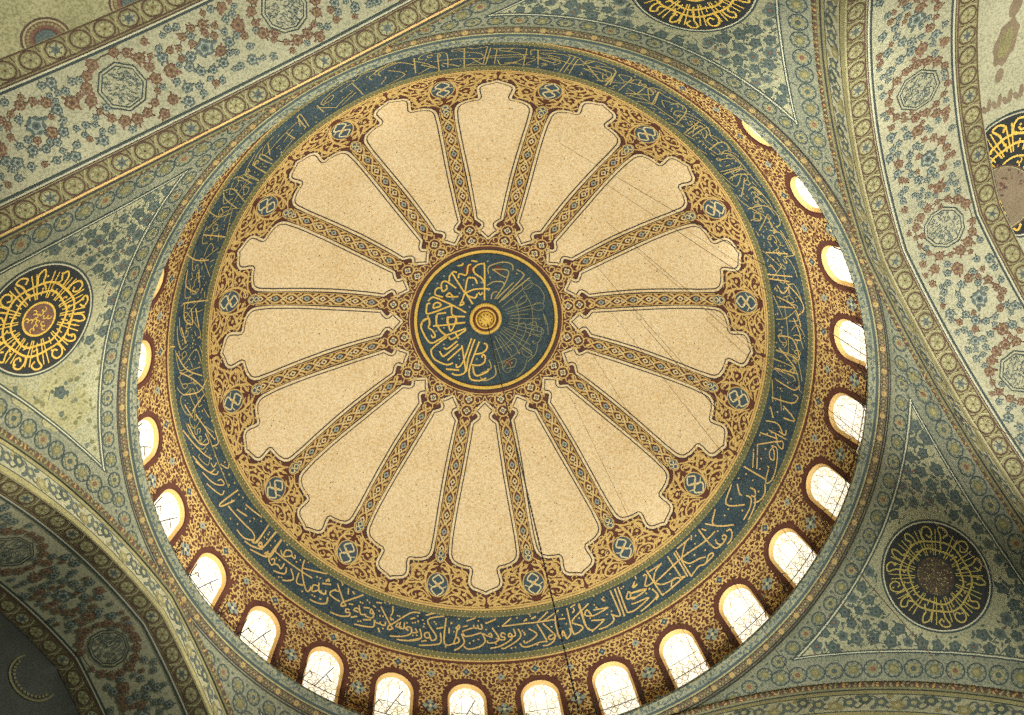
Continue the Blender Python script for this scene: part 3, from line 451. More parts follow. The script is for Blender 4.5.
# ================================================================ drum with windows
WY0, WY1, WH = 15.83, 19.36, .72            # crown, sill, half width of the reveal
def arch_pts(h, top, bot, n=14):            # from the bottom left round to the bottom right
    yc = top+h*1.04
    P = [(-h, bot), (-h, (bot*2+yc)/3), (-h, (bot+2*yc)/3)]
    for i in range(n+1):
        a = pi-pi*i/n; P.append((h*cos(a), yc-h*1.04*sin(a)))
    return P+[(h, (bot+2*yc)/3), (h, (bot*2+yc)/3), (h, bot)]
drum = MB(); HC = pi/28
def cell(az0):
    F = DOME.loc(az0); Fa = lambda u, y, o=0: DOME(az0+u, y, o)
    P = arch_pts(WH, WY0, WY1); top = 14.95
    X = lambda x, y: x/DOME.at(y)[0]
    n = len(P); Q = []
    cyy = WY0+WH
    for x, y in P:                           # matching point on the cell's outer border
        if y >= cyy+.02: Q.append((-HC if x < 0 else HC, y))
        else:
            ux, uy = x/WH, (y-cyy)/(WH*1.04); t = 1e9
            if abs(ux) > 1e-6: t = min(t, (HC*11.9)/abs(ux*1.0))
            if uy < -1e-6: t = min(t, (cyy-top)/(-uy))
            Q.append((min(max(ux*t/11.9, -HC), HC), max(cyy+uy*t, top)))
    # snap the two border corners
    for sgn in (-1, 1):
        i = min(range(n), key=lambda i: abs(Q[i][0]-sgn*HC)*11.9+abs(Q[i][1]-top)); Q[i] = (sgn*HC, top)
    L = 5; b = len(drum.v)
    for q in range(L+1):
        for (x, y), (u2, y2) in zip(P, Q):
            t = q/L; u = X(x, y); drum.v.append(Fa(u+(u2-u)*t, y+(y2-y)*t, 0))
    for q in range(L):
        for i in range(n-1):
            k = b+q*n+i; drum.face((k, k+1, k+n+1, k+n), BROWN)
    drum.grid(Fa, lin(-HC, HC, 6), [WY1, 19.53, 19.72], BROWN)
    # gold arabesque net
    def clear(x, y, m=.12):
        if y > WY0+WH: return abs(x) > WH+m
        return hypot(x, (y-WY0-WH)/1.04) > WH+m
    for iy in range(25):
        y = 15.03+iy*.178
        half = HC*DOME.at(y)[0]
        nx = int(round(2*half/.20))
        for ix in range(nx):
            x = -half+(ix+.5+.5*(iy % 2)-.25)*2*half/nx+random.uniform(-.03, .03); yy = y+random.uniform(-.03, .03)
            if not clear(x, yy, .19): continue
            if abs(abs(x)-half)+abs(y-17.0)*.8 < .26: continue
            sg = 1 if random.random() < .5 else -1
            curl(drum, F, x, yy, random.uniform(.115, .165), random.uniform(0, TAU), sg*random.uniform(3.4, 5.2), .062, GOLD if random.random() < .8 else OCHRE, .012+random.random()*.006)
    drum.ribbon(F, [(-HC*11.4, 15.02), (HC*11.4, 15.02)], .05, OCHRE, .012)
    for x, y, r, m in ((HC*12.15, 17.0, .24, 1), (HC*11.7, 15.55, .13, 0), (0, 15.32, .13, 2), (HC*12.3, 18.3, .17, 1)):
        if m == 2: drum.disc(F, x, y, r+.05, r+.05, GOLD, .024, n=14)
        drum.disc(F, x, y, r, r, (SKY, SKY, BLUE)[m], .027, n=16, lobe=.25, nl=4)
        if m == 1:
            for q in range(4):
                a = q*pi/2+pi/4; drum.disc(F, x+r*.55*cos(a), y+r*.55*sin(a), r*.30, r*.22, BLUE, .031, rot=a, n=8)
        drum.disc(F, x, y, r*.3, r*.3, (BLUE, IVORY, SKY)[m], .033, n=6)
    # oxblood frame round the opening
    fr = [(x*(1+.12/WH), WY0+WH+(y-WY0-WH)*(1+.14/WH) if y < WY0+WH else y) for x, y in P]
    drum.ribbon(F, fr, .17, BROWN, .02, step=.2)
for k in range(28): cell(WO+k*TAU/28)
tag(drum.build('wall_drum'), 'ring wall of gold scrollwork on oxblood that holds the dome windows', 'wall', kind='structure')

ORD = ['first', 'second', 'third', 'fourth', 'fifth', 'sixth', 'seventh', 'eighth', 'ninth', 'tenth', 'eleventh', 'twelfth', 'thirteenth', 'fourteenth']
def win_label(k):
    # k = 1 is the window at the very bottom of the photograph, counted with growing azimuth (to the right)
    d = (k-1) % 28
    if d == 0: return 'bright arched window at the lowest point of the dome ring'
    if d <= 14: return '%s bright arched dome window counting up the right side from the lowest one' % ORD[d-1]
    return '%s bright arched dome window counting up the left side from the lowest one' % ORD[28-d-1]
for k in range(28):
    az0 = WO+k*TAU/28; F = DOME.loc(az0)
    P = arch_pts(WH, WY0, WY1); P2 = arch_pts(.61, WY0+.14, WY1-.04)
    mb = MB(); b = 0
    for q in range(5):
        t = q/4
        for (x, y), (x2, y2) in zip(P, P2): mb.v.append(F(x+(x2-x)*t, y+(y2-y)*t, -.14*t))
    n = len(P)
    for q in range(4):
        for i in range(n): mb.face((q*n+i, q*n+(i+1) % n, (q+1)*n+(i+1) % n, (q+1)*n+i), REVEAL)
    w = tag(mb.build('window_%d' % (k+1)), win_label(k), 'window', kind='structure')
    pm = MB(); P3 = arch_pts(.65, WY0+.10, WY1)
    pm.v.append(F(0, 17.6, -.12))
    for x, y in P3: pm.v.append(F(x, y, -.12))
    for i in range(len(P3)): pm.face((0, 1+i, 1+(i+1) % len(P3)), PANE)
    keep(pm.build('pane'), w)
    tr = MB()
    for iy in range(11):
        for ix in range(5):
            x = -.5+ix*.25+(.125 if iy % 2 else 0); y = WY0+.3+iy*.29
            if abs(x) > .52 or (y < WY0+.75 and hypot(x, y-WY0-.75) > .52): continue
            tr.ring(F, x, y, .115, .125, .026, CAME, -.10, n=8)
    for y in (17.1, 18.15): tr.ribbon(F, [(-.6, y), (.6, y)], .022, IRON, -.09)
    tr.ribbon(F, [(-.2, WY0+.4), (-.2, WY1)], .014, UMBER, -.09); tr.ribbon(F, [(.2, WY0+.4), (.2, WY1)], .014, UMBER, -.09)
    keep(tr.build('tracery'), w)

# ================================================================ cornice below the windows
co = MB(); cum = CORN.L
CM = [SAGE_D, SAGE_D, SAGE_D, SAGE_D, SAGE_D, SAGE_D, TEAL_D, GREEN, DARK, OLIVE, OLIVE, DARK, SAGE_D]
co.grid(lambda a, i, o: CORN(a, cum[int(i)], o), lin(0, TAU, 240), list(range(len(cum))), lambda i, j: CM[j])
for i in range(300):
    F = CORN.loc(TAU*i/300); y = cum[5]
    for q in range(3):
        co.disc(F, random.uniform(-.12, .12), y+random.uniform(-.1, .09), random.uniform(.04, .075), .035, (TEAL, BUFF, TEAL)[q], .012+q*.001, rot=random.uniform(0, 3), n=8)
    co.ribbon(F, [(-.1, y+random.uniform(-.09, .09)), (0, y+.03), (.12, y+random.uniform(-.09, .09))], .025, SLATE, .015)
    co.disc(F, .05, (cum[3]+cum[4])/2, .08, .06, TEAL, .012, rot=.4, n=8)
    y = (cum[9]+cum[11])/2
    co.disc(F, .1, y, .085, .085, UMBER if i % 3 else OCHRE, .012, n=8); co.disc(F, .1, y, .04, .04, BUFF, .016, n=6)
    co.disc(F, -.02, y-.07, .05, .03, BROWN, .014, n=5); co.disc(F, -.02, y+.07, .05, .03, BROWN, .014, n=5)
tag(co.build('trim_1', smooth=False), 'round moulded cornice ledge running below the dome windows', 'cornice', kind='structure')

# ================================================================ pendentives
ARCHC = [(ZS+sqrt((K-KP)**2-(w+E_)**2), w) for w in lin(0, 11, 220)]
def edge_dist(az, y, j0):
    """metres to the two arch edges bounding the pendentive between arch j0 and j0+1"""
    r, z, _, _ = PEND.at(y); d = 9
    for s_, na in ((1, PHI+j0*pi/2), (-1, PHI+(j0+1)*pi/2)):
        a = (az-na)*s_; X, W = r*cos(a), r*sin(a)
        for zz, w in ARCHC[::4]:
            q = (X-S)**2+(W-w)**2+(z-zz)**2
            if q < d*d: d = sqrt(q)
    return d
def pend_half(y):
    r, z, _, _ = PEND.at(y); return pi/4-atan2(max(wz(z, KP), 0), S)
PN = [('wall_back', 'painted pendentive at upper right between the two cornice roundel neighbours', 0), ('wall_left', '', 1), ('wall_front', '', 2), ('wall_right', '', 3)]
PLAB = {'wall_back': 'curved triangular pendentive at the top right, cut by the upper photo edge', 'wall_left': 'curved triangular pendentive at the left with damp-stained yellow plaster',
        'wall_front': 'curved triangular pendentive below the lowest dome windows', 'wall_right': 'curved triangular pendentive at the lower right, dull green'}
YMAX = PEND.L[-1]; YFR = None
for i in range(400):
    if PEND.at(YMAX*i/400)[1] < 28.62: YFR = YMAX*i/400; break
DFR = .93
YC = {}
for nm, _, j in PN:
    azc = PHI+j*pi/2+pi/4
    FP = lambda u, y, off: PEND(azc+u*pend_half(y), y, off)
    ys = [YMAX*(i/60)**1.4 for i in range(61)]
    mb = MB(); mb.grid(FP, lin(-1, 1, 40), ys, SAGE_D)
    wall = tag(mb.build(nm, smooth=True), PLAB[nm], 'pendentive', kind='structure')
    # inner field boundary: for each y the azimuth where the distance to the arch edge is DFR
    tab = []
    for y in lin(YFR, YMAX*.97, 60):
        h = pend_half(y); lo, hi = 0, h
        for _ in range(14):
            m = (lo+hi)/2
            if edge_dist(azc-m, y, j) > DFR: lo = m
            else: hi = m
        tab.append((y, lo))
    tab[0] = (YFR, tab[0][1])
    HF = lambda y: interp(tab, y)
    fb = MB()
    ground = SAGE
    fb.grid(lambda u, y, o: PEND(azc+u*HF(y), y, o), lin(-1, 1, 30), [t[0] for t in tab], ground, .012)
    rm = 13.3; F = PEND.loc(azc, rm)
    rc, zc = (26.72, 0)[0], 0
    yc = next(YMAX*i/800 for i in range(800) if PEND.at(YMAX*i/800)[1] < (26.62 if j == 1 else 26.97 if j == 3 else 26.75))
    YC[j] = (azc, yc)
    Fr = PEND.loc(azc)
    for iy in range(46):
        y = YFR+.24+iy*.40
        if y > YMAX*.95: break
        h = HF(y)*PEND.at(y)[0]-.22
        n = int(2*h/.5)
        for ix in range(-n, n+1):
            x = (ix+.5*(iy % 2))*.5+random.uniform(-.05, .05)
            if abs(x) > h: continue
            yy = y+random.uniform(-.05, .05)
            if hypot(x, yy-yc) < 1.95: continue
            if j == 1 and x > .9 and yy < yc+1.5 and random.random() < .88:
                    for _ in range(2): fb.disc(Fr, x+random.uniform(-.2, .2), yy+random.uniform(-.2, .2), random.uniform(.04, .11), random.uniform(.03, .08), OLIVE if random.random() < .7 else SLATE, .019, rot=random.random()*3, n=8)
                    continue       # plaster lost to damp
            t = random.random(); rr = random.uniform(.16, .225)
            fb.disc(Fr, x, yy, rr, rr*.85, TEAL if t < .72 else SLATE, .018, rot=random.random()*3, n=14, lobe=.2, nl=5)
            fb.disc(Fr, x, yy, rr*.55, rr*.5, SLATE if t < .72 else TEAL, .020, n=8, lobe=.3, nl=4); fb.disc(Fr, x, yy, rr*.25, rr*.25, TEAL_D if t < .85 else RUST, .022, n=6)
            fb.ribbon(Fr, [(x, yy+rr), (x+random.uniform(-.1, .1), yy+rr+.12), (x+random.choice((-.2, .2)), yy+rr+.16)], .03, TEAL, .017)
            for q in range(3):
                a = random.random()*6; fb.disc(Fr, x+.27*cos(a), yy+.25*sin(a), .07, .035, TEAL, .0185, rot=a+1, n=6)
            a = random.random()*6; fb.disc(Fr, x+.27*cos(a), yy+.25*sin(a), .06, .035, TEAL if t < .8 else RUST, .019, rot=a, n=6)
    if j == 1:
        for _ in range(70):
            a = random.uniform(0, TAU); q = sqrt(random.random())
            x, yy = 2.5+q*1.7*cos(a), yc-.55+q*1.3*sin(a)
            if hypot(x, yy-yc) < 2.0 or abs(x) > HF(yy)*PEND.at(yy)[0]-.1 or yy < YFR+.12: continue
            fb.disc(Fr, x, yy, random.uniform(.18, .42), random.uniform(.15, .32), WORN, .014+random.random()*.003, rot=a, n=14, lobe=.2, nl=3, rings=2)
    # white and dark rule round the field
    def side(sg, ins): return [(sg*(HF(y)*PEND.at(y)[0]-ins), y) for y in [t[0] for t in tab]]
    for ins, m, w in ((0, TEAL_D, .04), (.05, CHALK, .032), (.105, TEAL_D, .035)):
        for sg in (-1, 1): fb.ribbon(Fr, side(sg, ins), w, m, .026, step=.3)
        h = HF(YFR)*PEND.at(YFR)[0]
        fb.ribbon(Fr, lin2 := [(x, YFR+ins) for x in lin(-h+ins, h-ins, 60)], w, m, .026)
    fb.build('floral_field', wall)
    # rosette border along the three sides
    bb = MB()
    def rosette(F, x, y, r, k):
        bb.ring(F, x, y, r*1.25, r*1.15, .035, TEAL_D, .014, n=14)
        for q in range(8): bb.disc(F, x+r*1.05*cos(q*TAU/8), y+r*.98*sin(q*TAU/8), .04, .03, TEAL, .015, rot=q, n=5)
        if k % 4 == 1:
            bb.disc(F, x, y, r*.7, r*.7, BUFF, .016, n=14, lobe=.3, nl=6); bb.disc(F, x, y, r*.36, r*.36, RUST, .019, n=8)
        else:
            bb.disc(F, x, y, r*.72, r*.7, BUFF if k % 2 else OLIVE, .016, n=14, lobe=.25, nl=6); bb.disc(F, x, y, r*.4, r*.4, TEAL if k % 2 else BUFF, .019, n=8)
    ym = (YFR+.12)/2+.06
    h = pend_half(ym)*PEND.at(ym)[0]; n = int(2*h/.62)
    for i in range(n): 
        x = -h+(i+.5)*2*h/n
        rosette(Fr, x, ym, .19, i); bb.disc(Fr, x+h/n, ym-.2, .06, .04, TEAL, .015, n=6); bb.disc(Fr, x+h/n, ym+.2, .06, .04, TEAL, .015, n=6)
    for sg in (-1, 1):
        y = YFR+.15; i = 0
        while y < YMAX*.95:
            x0 = HF(y)*PEND.at(y)[0]; x1 = pend_half(y)*PEND.at(y)[0]
            rosette(Fr, sg*(x0*.52+x1*.48), y, min(.22, (x1-x0)*.28), i)
            h2 = pend_half(y+.1)*PEND.at(y+.1)[0]; dl = hypot(h2-x1, .1)/.1
            y += .60/dl; i += 1
        bb.ribbon(Fr, [(sg*(pend_half(y)*PEND.at(y)[0]-.05), y) for y in lin(.05, YMAX*.97, 90)], .05, TEAL_D, .014, step=.3)
    bb.ribbon(Fr, [(x, .06) for x in lin(-pend_half(.06)*S, pend_half(.06)*S, 80)], .05, DARK, .014)
    bb.build('rosette_border', wall)

# ================================================================ calligraphy roundels
def roundel(root_loc, F, rad, label, group, core, bright, seed, thin=1.0):
    rg = random.Random(seed)
    root = tag(empty('calligraphy_roundel', root_loc), label, 'roundel', group)
    c = MB(); c.disc(F, 0, 0, rad, rad, NIGHT, .03, n=48, rings=5); keep(c.build('disc'), root)
    c = MB()
    for r0, w, m in ((rad+.0, .05, DARK), (rad+.05, .04, CHALK), (rad+.10, .05, TEAL_D)): c.ring(F, 0, 0, r0, r0, w, m, .036, n=64)
    keep(c.build('rim'), root)
    c = MB(); rc = rad*(.37 if core is SPECK else .29)
    c.disc(F, 0, 0, rc, rc, core, .036, n=24, rings=2)
    if core is not SPECK: c.ring(F, 0, 0, rc+.03, rc+.03, .06, bright, .040, n=30)
    if core is not SPECK:
        for i in range(14):
            a = i*TAU/14*2.4; q = rc*(.2+.65*(i/14)); curl(c, F, q*cos(a), q*sin(a), rc*.2, a, 4.2, .04, bright, .042)
    else:
        for i in range(160):
            a = rg.uniform(0, TAU); q = rc*sqrt(rg.random())*.95; c.dia(F, q*cos(a), q*sin(a), .024, OLIVE if i % 3 else DIM, .041, rot=a)
    keep(c.build('centre'), root)
    c = MB(); P = lambda r, a: (r*rad*cos(a), r*rad*sin(a)); w = .065*thin
    # two interlaced rings of long horizontal strokes
    for r0, ph in ((.52, 0), (.68, 1.3)):
        n = 60; c.ribbon(F, [P(r0+.018*sin(6*TAU*i/n+ph), TAU*i/n) for i in range(n)], w*1.35, bright, .044, closed=True)
    N = 14
    for i in range(N):
        a = TAU*(i+.1*rg.uniform(-1, 1))/N; da = TAU/N
        for q in (.0, .24):                               # paired tall stems
            c.ribbon(F, [P(.40, a+q*da*.8), P(.93-.05*rg.random(), a+q*da)], w*.75, bright, .046)
        k = i % 4; b = a+.58*da
        if k == 0:                                        # round bowl letter
            pts = [P(.68, b-.22*da), P(.80, b-.3*da), P(.93, b-.12*da), P(.93, b+.16*da), P(.82, b+.3*da), P(.74, b+.12*da), P(.80, b-.05*da)]
        elif k == 1:                                      # open hook
            pts = [P(.56, b), P(.78, b-.05*da), P(.93, b-.22*da), P(.96, b+.05*da), P(.88, b+.28*da), P(.80, b+.12*da)]
        elif k == 2:                                      # long returning stroke
            pts = [P(.70, b-.3*da), P(.86, b-.25*da), P(.95, b), P(.84, b+.10*da), P(.72, b+.05*da), P(.60, b+.28*da)]
        else:
            pts = [P(.66, b+.3*da), P(.85, b+.25*da), P(.94, b+.05*da), P(.86, b-.12*da), P(.76, b+.02*da), P(.68, b-.25*da)]
        c.ribbon(F, pts, w*1.15, bright, .045, smooth=True, step=.12)
        c.ribbon(F, [P(.45, b), P(.60, b+.04)], w*.8, bright, .045)
        for _ in range(2): 
            q = P(rg.uniform(.55, .9), a+rg.uniform(.3, .9)*da); c.dia(F, q[0], q[1], .04, bright, .043, rot=rg.random())
    keep(c.build('lettering'), root)
    return root
RL = {1: ('dark calligraphy roundel with a red centre on the stained left pendentive', RUST, LEAF, 5, .72), 0: ('dark calligraphy roundel cut by the upper photo edge, top right pendentive', OCHRE, LEAF, 8, .75),
      3: ('dark calligraphy roundel with a dull brown centre on the lower right pendentive', SPECK, YELL, 3, .62)}
for j, (lab, core, br, sd, th) in RL.items():
    azc, yc = YC[j]; P0 = PEND.loc(azc)
    Fq = lambda x, y, off, P0=P0, yc=yc: P0(x, yc+y, off)
    roundel(P0(0, yc, .02), Fq, 1.54, lab, 'calligraphy roundels on the pendentives', core, br, sd, th)

# ================================================================ arches
PM = 13.0
SIDES = {0: ('right', 'broad pale arch with floral underside at the right edge of the dome'), 1: ('back', 'broad arch with floral underside crossing the upper left corner'),
         2: ('left', 'shadowed arch with dark floral underside in the lower left corner'), 3: ('front', 'arch along the bottom right whose blue flowered front face shows')}
def octagon(mb, F, p, q, r, n=10):
    for rr, m, w, o in ((r, TEAL_D, .035, .02), (r-.09, TEAL_D, .03, .02)):
        mb.ribbon(F, [(p+rr*cos(TAU*i/n+.2), q+rr*sin(TAU*i/n+.2)) for i in range(n)], w, m, o, closed=True)
    rg = random.Random(int(p*10)+77)
    for i in range(150):
        a = rg.uniform(0, TAU); d = (r-.16)*sqrt(rg.random())
        x, y = p+d*cos(a), q+d*sin(a); a2 = rg.choice((0, pi/2, pi/4))
        mb.ribbon(F, [(x-.045*cos(a2), y-.045*sin(a2)), (x+.045*cos(a2), y+.045*sin(a2))], .022, SLATE if rg.random() < .8 else TEAL_D, .02)
def blossom(mb, F, x, y, r, m, rg):
    mb.disc(F, x, y, r, r*.92, m, .022, n=16, lobe=.12, nl=rg.choice((5, 6, 7)), rot=rg.random()*3)
    mb.disc(F, x, y, r*.68, r*.66, BUFF if m is RUST else SKY, .025, n=10, lobe=.25, nl=5, rot=rg.random()); mb.disc(F, x, y, r*.46, r*.44, m, .027, n=8)
    mb.disc(F, x, y, r*.2, r*.2, UMBER if m is RUST else TEAL_D, .029, n=6)
    for q in range(5):
        a = q*TAU/5+rg.random()*.5; mb.disc(F, x+r*.92*cos(a), y+r*.88*sin(a), r*.22, r*.15, UMBER if m is RUST else TEAL_D, .0215, rot=a, n=6)
    for _ in range(2):
        a = rg.random()*TAU; mb.disc(F, x+r*1.25*cos(a), y+r*1.25*sin(a), r*.32, r*.2, m, .021, rot=a, n=6)
for j in range(4):
    nm, lab = SIDES[j]; F = Soffit(j); G = Front(j); rg = random.Random(100+j)
    mb = MB(); ps = lin(-PM, PM, 130)
    # the front face is the arch's own mesh; face colours follow its painted fillets
    hs = [0, .10, .20, .24, .88, .92, 1.04, DL]
    FMAT = [GREEN, GREEN, TEAL_D, STONE, TEAL_D, GREEN, GREEN]
    mb.grid(lambda p, h, o: G(p, h, o), ps, hs, lambda a, b: FMAT[b])
    i = 0; p = -PM+.2
    while p < PM-.2:                                     # blue and ochre flower scroll on the face
        hh = .56+.12*sin(i*pi/2); m = (SLATE, TEAL, SLATE, BUFF)[i % 4]
        mb.disc(G, p, hh, .20, .19, m, .016, n=14, lobe=.2, nl=5); mb.disc(G, p, hh, .09, .09, BUFF_L, .02, n=8)
        mb.ribbon(G, [(p, hh), (p+.22, .80 if i % 2 else .34), (p+.45, .56)], .05, (TEAL, SLATE)[i % 2], .014, smooth=True)
        mb.disc(G, p+.24, .36 if i % 2 else .78, .11, .07, SLATE if i % 3 else BUFF, .015, rot=.6, n=8)
        p += .46; i += 1
    arch = tag(mb.build('arch_%s' % nm), lab, 'arch', kind='structure')
    # roll moulding between pendentive and face
    rl = MB(); rr = .13; prof = [(rr*cos(a), rr*sin(a)) for a in lin(-pi*.62, pi*.62, 10)]
    rl.grid(lambda p, a, o: G(p, DL+.075+rr*sin(a)*1.1, .02+rr*cos(a)+o), ps, lin(-pi*.7, pi*.7, 10), lambda a, b: (DARK if b in (0, 1) else OLIVE if b in (2, 8) else UMBER))
    p = -PM+.1; i = 0
    while p < PM-.1:
        for a in (-.55, .0, .6):
            rl.disc(lambda x, y, o: G(p+x, DL+.075+(rr+o)*sin(a+y/rr)*1.1, .02+(rr+o)*cos(a+y/rr)), random.uniform(-.05, .05), 0, .055, .032, BUFF if i % 3 else OCHRE, .008, rot=.7 if i % 2 else -.7, n=6)
        p += .17; i += 1
    rl.build('roll_moulding', arch)
    # two borders of linked medallions
    for q0, q1 in ((0, Q1), (Q2, Q3)):
        bo = MB(); bo.grid(F, ps, lin(q0, q1, 3), BUFF)
        bo.ribbon(F, [(p, q0+.05) for p in ps], .04, UMBER, .012); bo.ribbon(F, [(p, q1-.04) for p in ps], .035, UMBER, .012)
        if q0 == 0: bo.ribbon(F, [(p, .02) for p in ps], .05, REVEAL if j == 1 else BUFF_L, .016); bo.ribbon(F, [(p, .06) for p in ps], .03, UMBER, .014)
        qc = (q0+q1)/2; n = int(2*PM/.66); 
        for i in range(n):
            p = -PM+.33+i*.66
            big = i % 3 == 1
            bo.ring(F, p, qc, .255, .225, .042, UMBER, .014, n=8 if big else 16, rot=pi/8)
            bo.disc(F, p, qc, .20, .165, BUFF_L, .013, n=12)
            bo.disc(F, p, qc, .12, .10, SLATE if big else BUFF, .016, n=12, lobe=.25, nl=6)
            for q in range(6):
                a = q*TAU/6; bo.disc(F, p+.155*cos(a), qc+.13*sin(a), .028, .028, SLATE if big else OLIVE, .018, n=5)
            bo.disc(F, p, qc, .035, .035, UMBER, .02, n=5)
            for sg in (-1, 1):
                bo.ribbon(F, [(p+.33-.06*sg*0-.09, qc+sg*.24), (p+.33, qc+sg*.08), (p+.33, qc)], .035, BUFF_L, .015)
                bo.ribbon(F, [(p+.33+.07, qc+sg*.24), (p+.33+.02, qc+sg*.08)], .03, UMBER, .0145)
        bo.build('medallion_border', arch)
    # flower garland field with octagons
    fl = MB(); fl.grid(F, ps, lin(Q1, Q2, 8), STONE)
    for q, m, w in ((Q1+.02, UMBER, .03), (Q1+.06, CHALK, .04), (Q1+.125, TEAL_D, .06), (Q2-.02, UMBER, .03), (Q2-.06, CHALK, .04), (Q2-.125, TEAL_D, .06)):
        fl.ribbon(F, [(p, q) for p in ps], w, m, .012)
    qc = (Q1+Q2)/2+.12
    used = []
    def put(x, y, r, m):
        if not (Q1+.3 < y < Q2-.28) or abs(x) > PM-.3: return
        if any((x-a)**2+(y-b)**2 < ((r+c_)*.92)**2 for a, b, c_ in used): return
        used.append((x, y, r)); blossom(fl, F, x, y, r, m, rg)
    for i in range(-3, 4):
        p0 = .15+i*4.68
        if abs(p0) < PM-.7:
            om = MB(); om.disc(F, p0, qc, .62, .62, STONE, .008, rot=.2, n=20, rings=3); octagon(om, F, p0, qc, .62, 8 if i % 2 else 10); om.build('octagon_cartouche', arch)
        used.append((p0, qc, .62))
    for i in range(-4, 4):
        p0 = .15+i*4.68
        for q in range(17):                               # wreath of rust blossoms round the octagon
            a = q*TAU/17; put(p0+.86*cos(a), qc+.86*sin(a), rg.choice((.085, .11, .13, .15)), RUST)
        pm_ = p0+2.34
        put(pm_, qc, .24, SLATE)
        for q in range(13):
            a = q*TAU/13; put(pm_+.58*cos(a)*1.15, qc+.58*sin(a), rg.choice((.09, .11, .13)), RUST if q % 13 < 6 else SLATE)
        put(pm_-1.05, qc+.15, .18, RUST); put(pm_+1.05, qc-.15, .18, RUST)
        for q in range(12):
            a = q*TAU/12; put(pm_+1.22*cos(a), qc+.92*sin(a), rg.choice((.10, .13)), SLATE)
        fl.ribbon(F, [(p0+.86*cos(a), qc+.86*sin(a)) for a in lin(0, TAU, 30)], .028, UMBER, .018)
        fl.ribbon(F, [(pm_+.62*cos(a), qc+.58*sin(a)) for a in lin(0, TAU, 26)], .028, SLATE, .018)
    for _ in range(1500): put(rg.uniform(-PM, PM), rg.uniform(Q1+.3, Q2-.3), rg.choice((.08, .10, .14)), SLATE if rg.random() < .66 else RUST)
    fl.build('floral_field', arch)

# ================================================================ half domes behind the arches
for j in range(4):
    nm = SIDES[j][0]; H = Semi(j); mb = MB()
    base = {0: STONE, 1: WORN, 2: SHADED, 3: STONE}[j]  # left half dome carries its shade in the base colour
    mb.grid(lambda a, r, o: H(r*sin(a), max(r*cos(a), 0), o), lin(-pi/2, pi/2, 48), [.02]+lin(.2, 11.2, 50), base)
    lab = {0: 'pale half dome behind the right hand arch', 1: 'plain olive half dome in the upper left corner', 2: 'dark half dome in the lower left corner', 3: 'half dome behind the bottom right arch'}[j]
    hd = tag(mb.build('ceiling_%s' % nm, smooth=True), lab, 'half dome', kind='structure')
    # half round medallions springing from the arch border
    for i, w0 in enumerate((-5.7, -3.6, -1.3, .75, 3.4, 5.43)):
        if j in (0, 2): continue
        m2 = MB()
        rad = .52
        for r0, mm, o in ((rad, UMBER, .012), (rad-.05, BUFF_L, .016), (rad-.09, RUST, .02), (rad*.5, UMBER, .024), (rad*.42, SLATE, .028)):
            b = len(m2.v); m2.v.append(H(w0, .0, o))
            for a in lin(0, pi, 16): m2.v.append(H(w0+r0*cos(a), r0*sin(a), o))
            for q in range(16): m2.face((b, b+1+q, b+2+q), mm)
        for q in range(14):
            a = pi*(q+.5)/14; m2.dia(H, w0+rad*.7*cos(a), rad*.7*sin(a), .045, BUFF, .03, rot=a)
        m2.build('half_medallion', hd)
    if j == 0:
        f2 = MB()                                        # rust flame ornament and the scalloped fringe beside it
        FL = lambda x, y, o: H(4.55+x, .75+y, o)
        f2.disc(FL, .1, 0, .62, .30, FADED, .014, rot=.35, n=20, lobe=.1, nl=7, rings=2); f2.disc(FL, .1, 0, .4, .18, BUFF, .02, rot=.35, n=14, lobe=.15, nl=5)
        f2.disc(FL, 1.0, .25, .3, .16, FADED, .014, rot=.35, n=12); f2.disc(FL, -.75, -.2, .2, .12, FADED, .014, rot=.35, n=10)
        for q in range(14): f2.disc(H, 3.0+.07*(q % 2), .05+q*.15, .2 if q % 2 else .13, .07, FADED, .014, rot=.2 if q % 2 else -.3, n=8)
        f2.build('flame_ornament', hd)
    if j == 2:
        f2 = MB()
        f2.ring(H, -.1, .62, .8, .62, .06, BUFF, .02, n=30, a0=-.3, a1=pi+.3)
        for q in range(16): f2.dia(H, -.1+.68*cos(q*.2), .62+.5*sin(q*.2), .05, BUFF, .02)
        for a in lin(0, pi, 14): f2.dia(H, 2.2*cos(a), .35+1.9*sin(a), .09, OLIVE, .02)
        f2.ring(H, 0, .2, 2.6, 2.3, .07, OLIVE, .02, n=40, a0=0, a1=pi); f2.ring(H, 0, .2, 3.2, 2.9, .07, OLIVE, .02, n=40, a0=0, a1=pi)
        f2.build('painted_ring', hd)
H = Semi(0)
Fq = lambda x, y, off: H(.70+x, .62+max(y, -.62), off)
r_ = roundel(H(.70, .62, .02), Fq, 1.75, 'gilded dark roundel on the pale half dome at the right photo edge', 'calligraphy roundels on the pendentives', NIGHT, LEAF, 21, .85)
if 'group' in r_: del r_['group']
m2 = MB()
for r0, mm, o in ((.98, UMBER, .05), (.93, BUFF_L, .056), (.90, FADED, .062)):
    b = len(m2.v); m2.v.append(H(.22, .0, o))
    for a in lin(0, pi, 24): m2.v.append(H(.22+r0*cos(a), r0*sin(a), o))
    for q in range(24): m2.face((b, b+1+q, b+2+q), mm)
for q in range(40):
    a = random.uniform(.1, pi-.1); d = .8*sqrt(random.random()); m2.disc(H, .45+d*cos(a), d*sin(a), .06, .03, RUST if q % 2 else UMBER, .075, rot=a*3, n=6)
m2.build('half_medallion', bpy.data.objects['ceiling_right'])

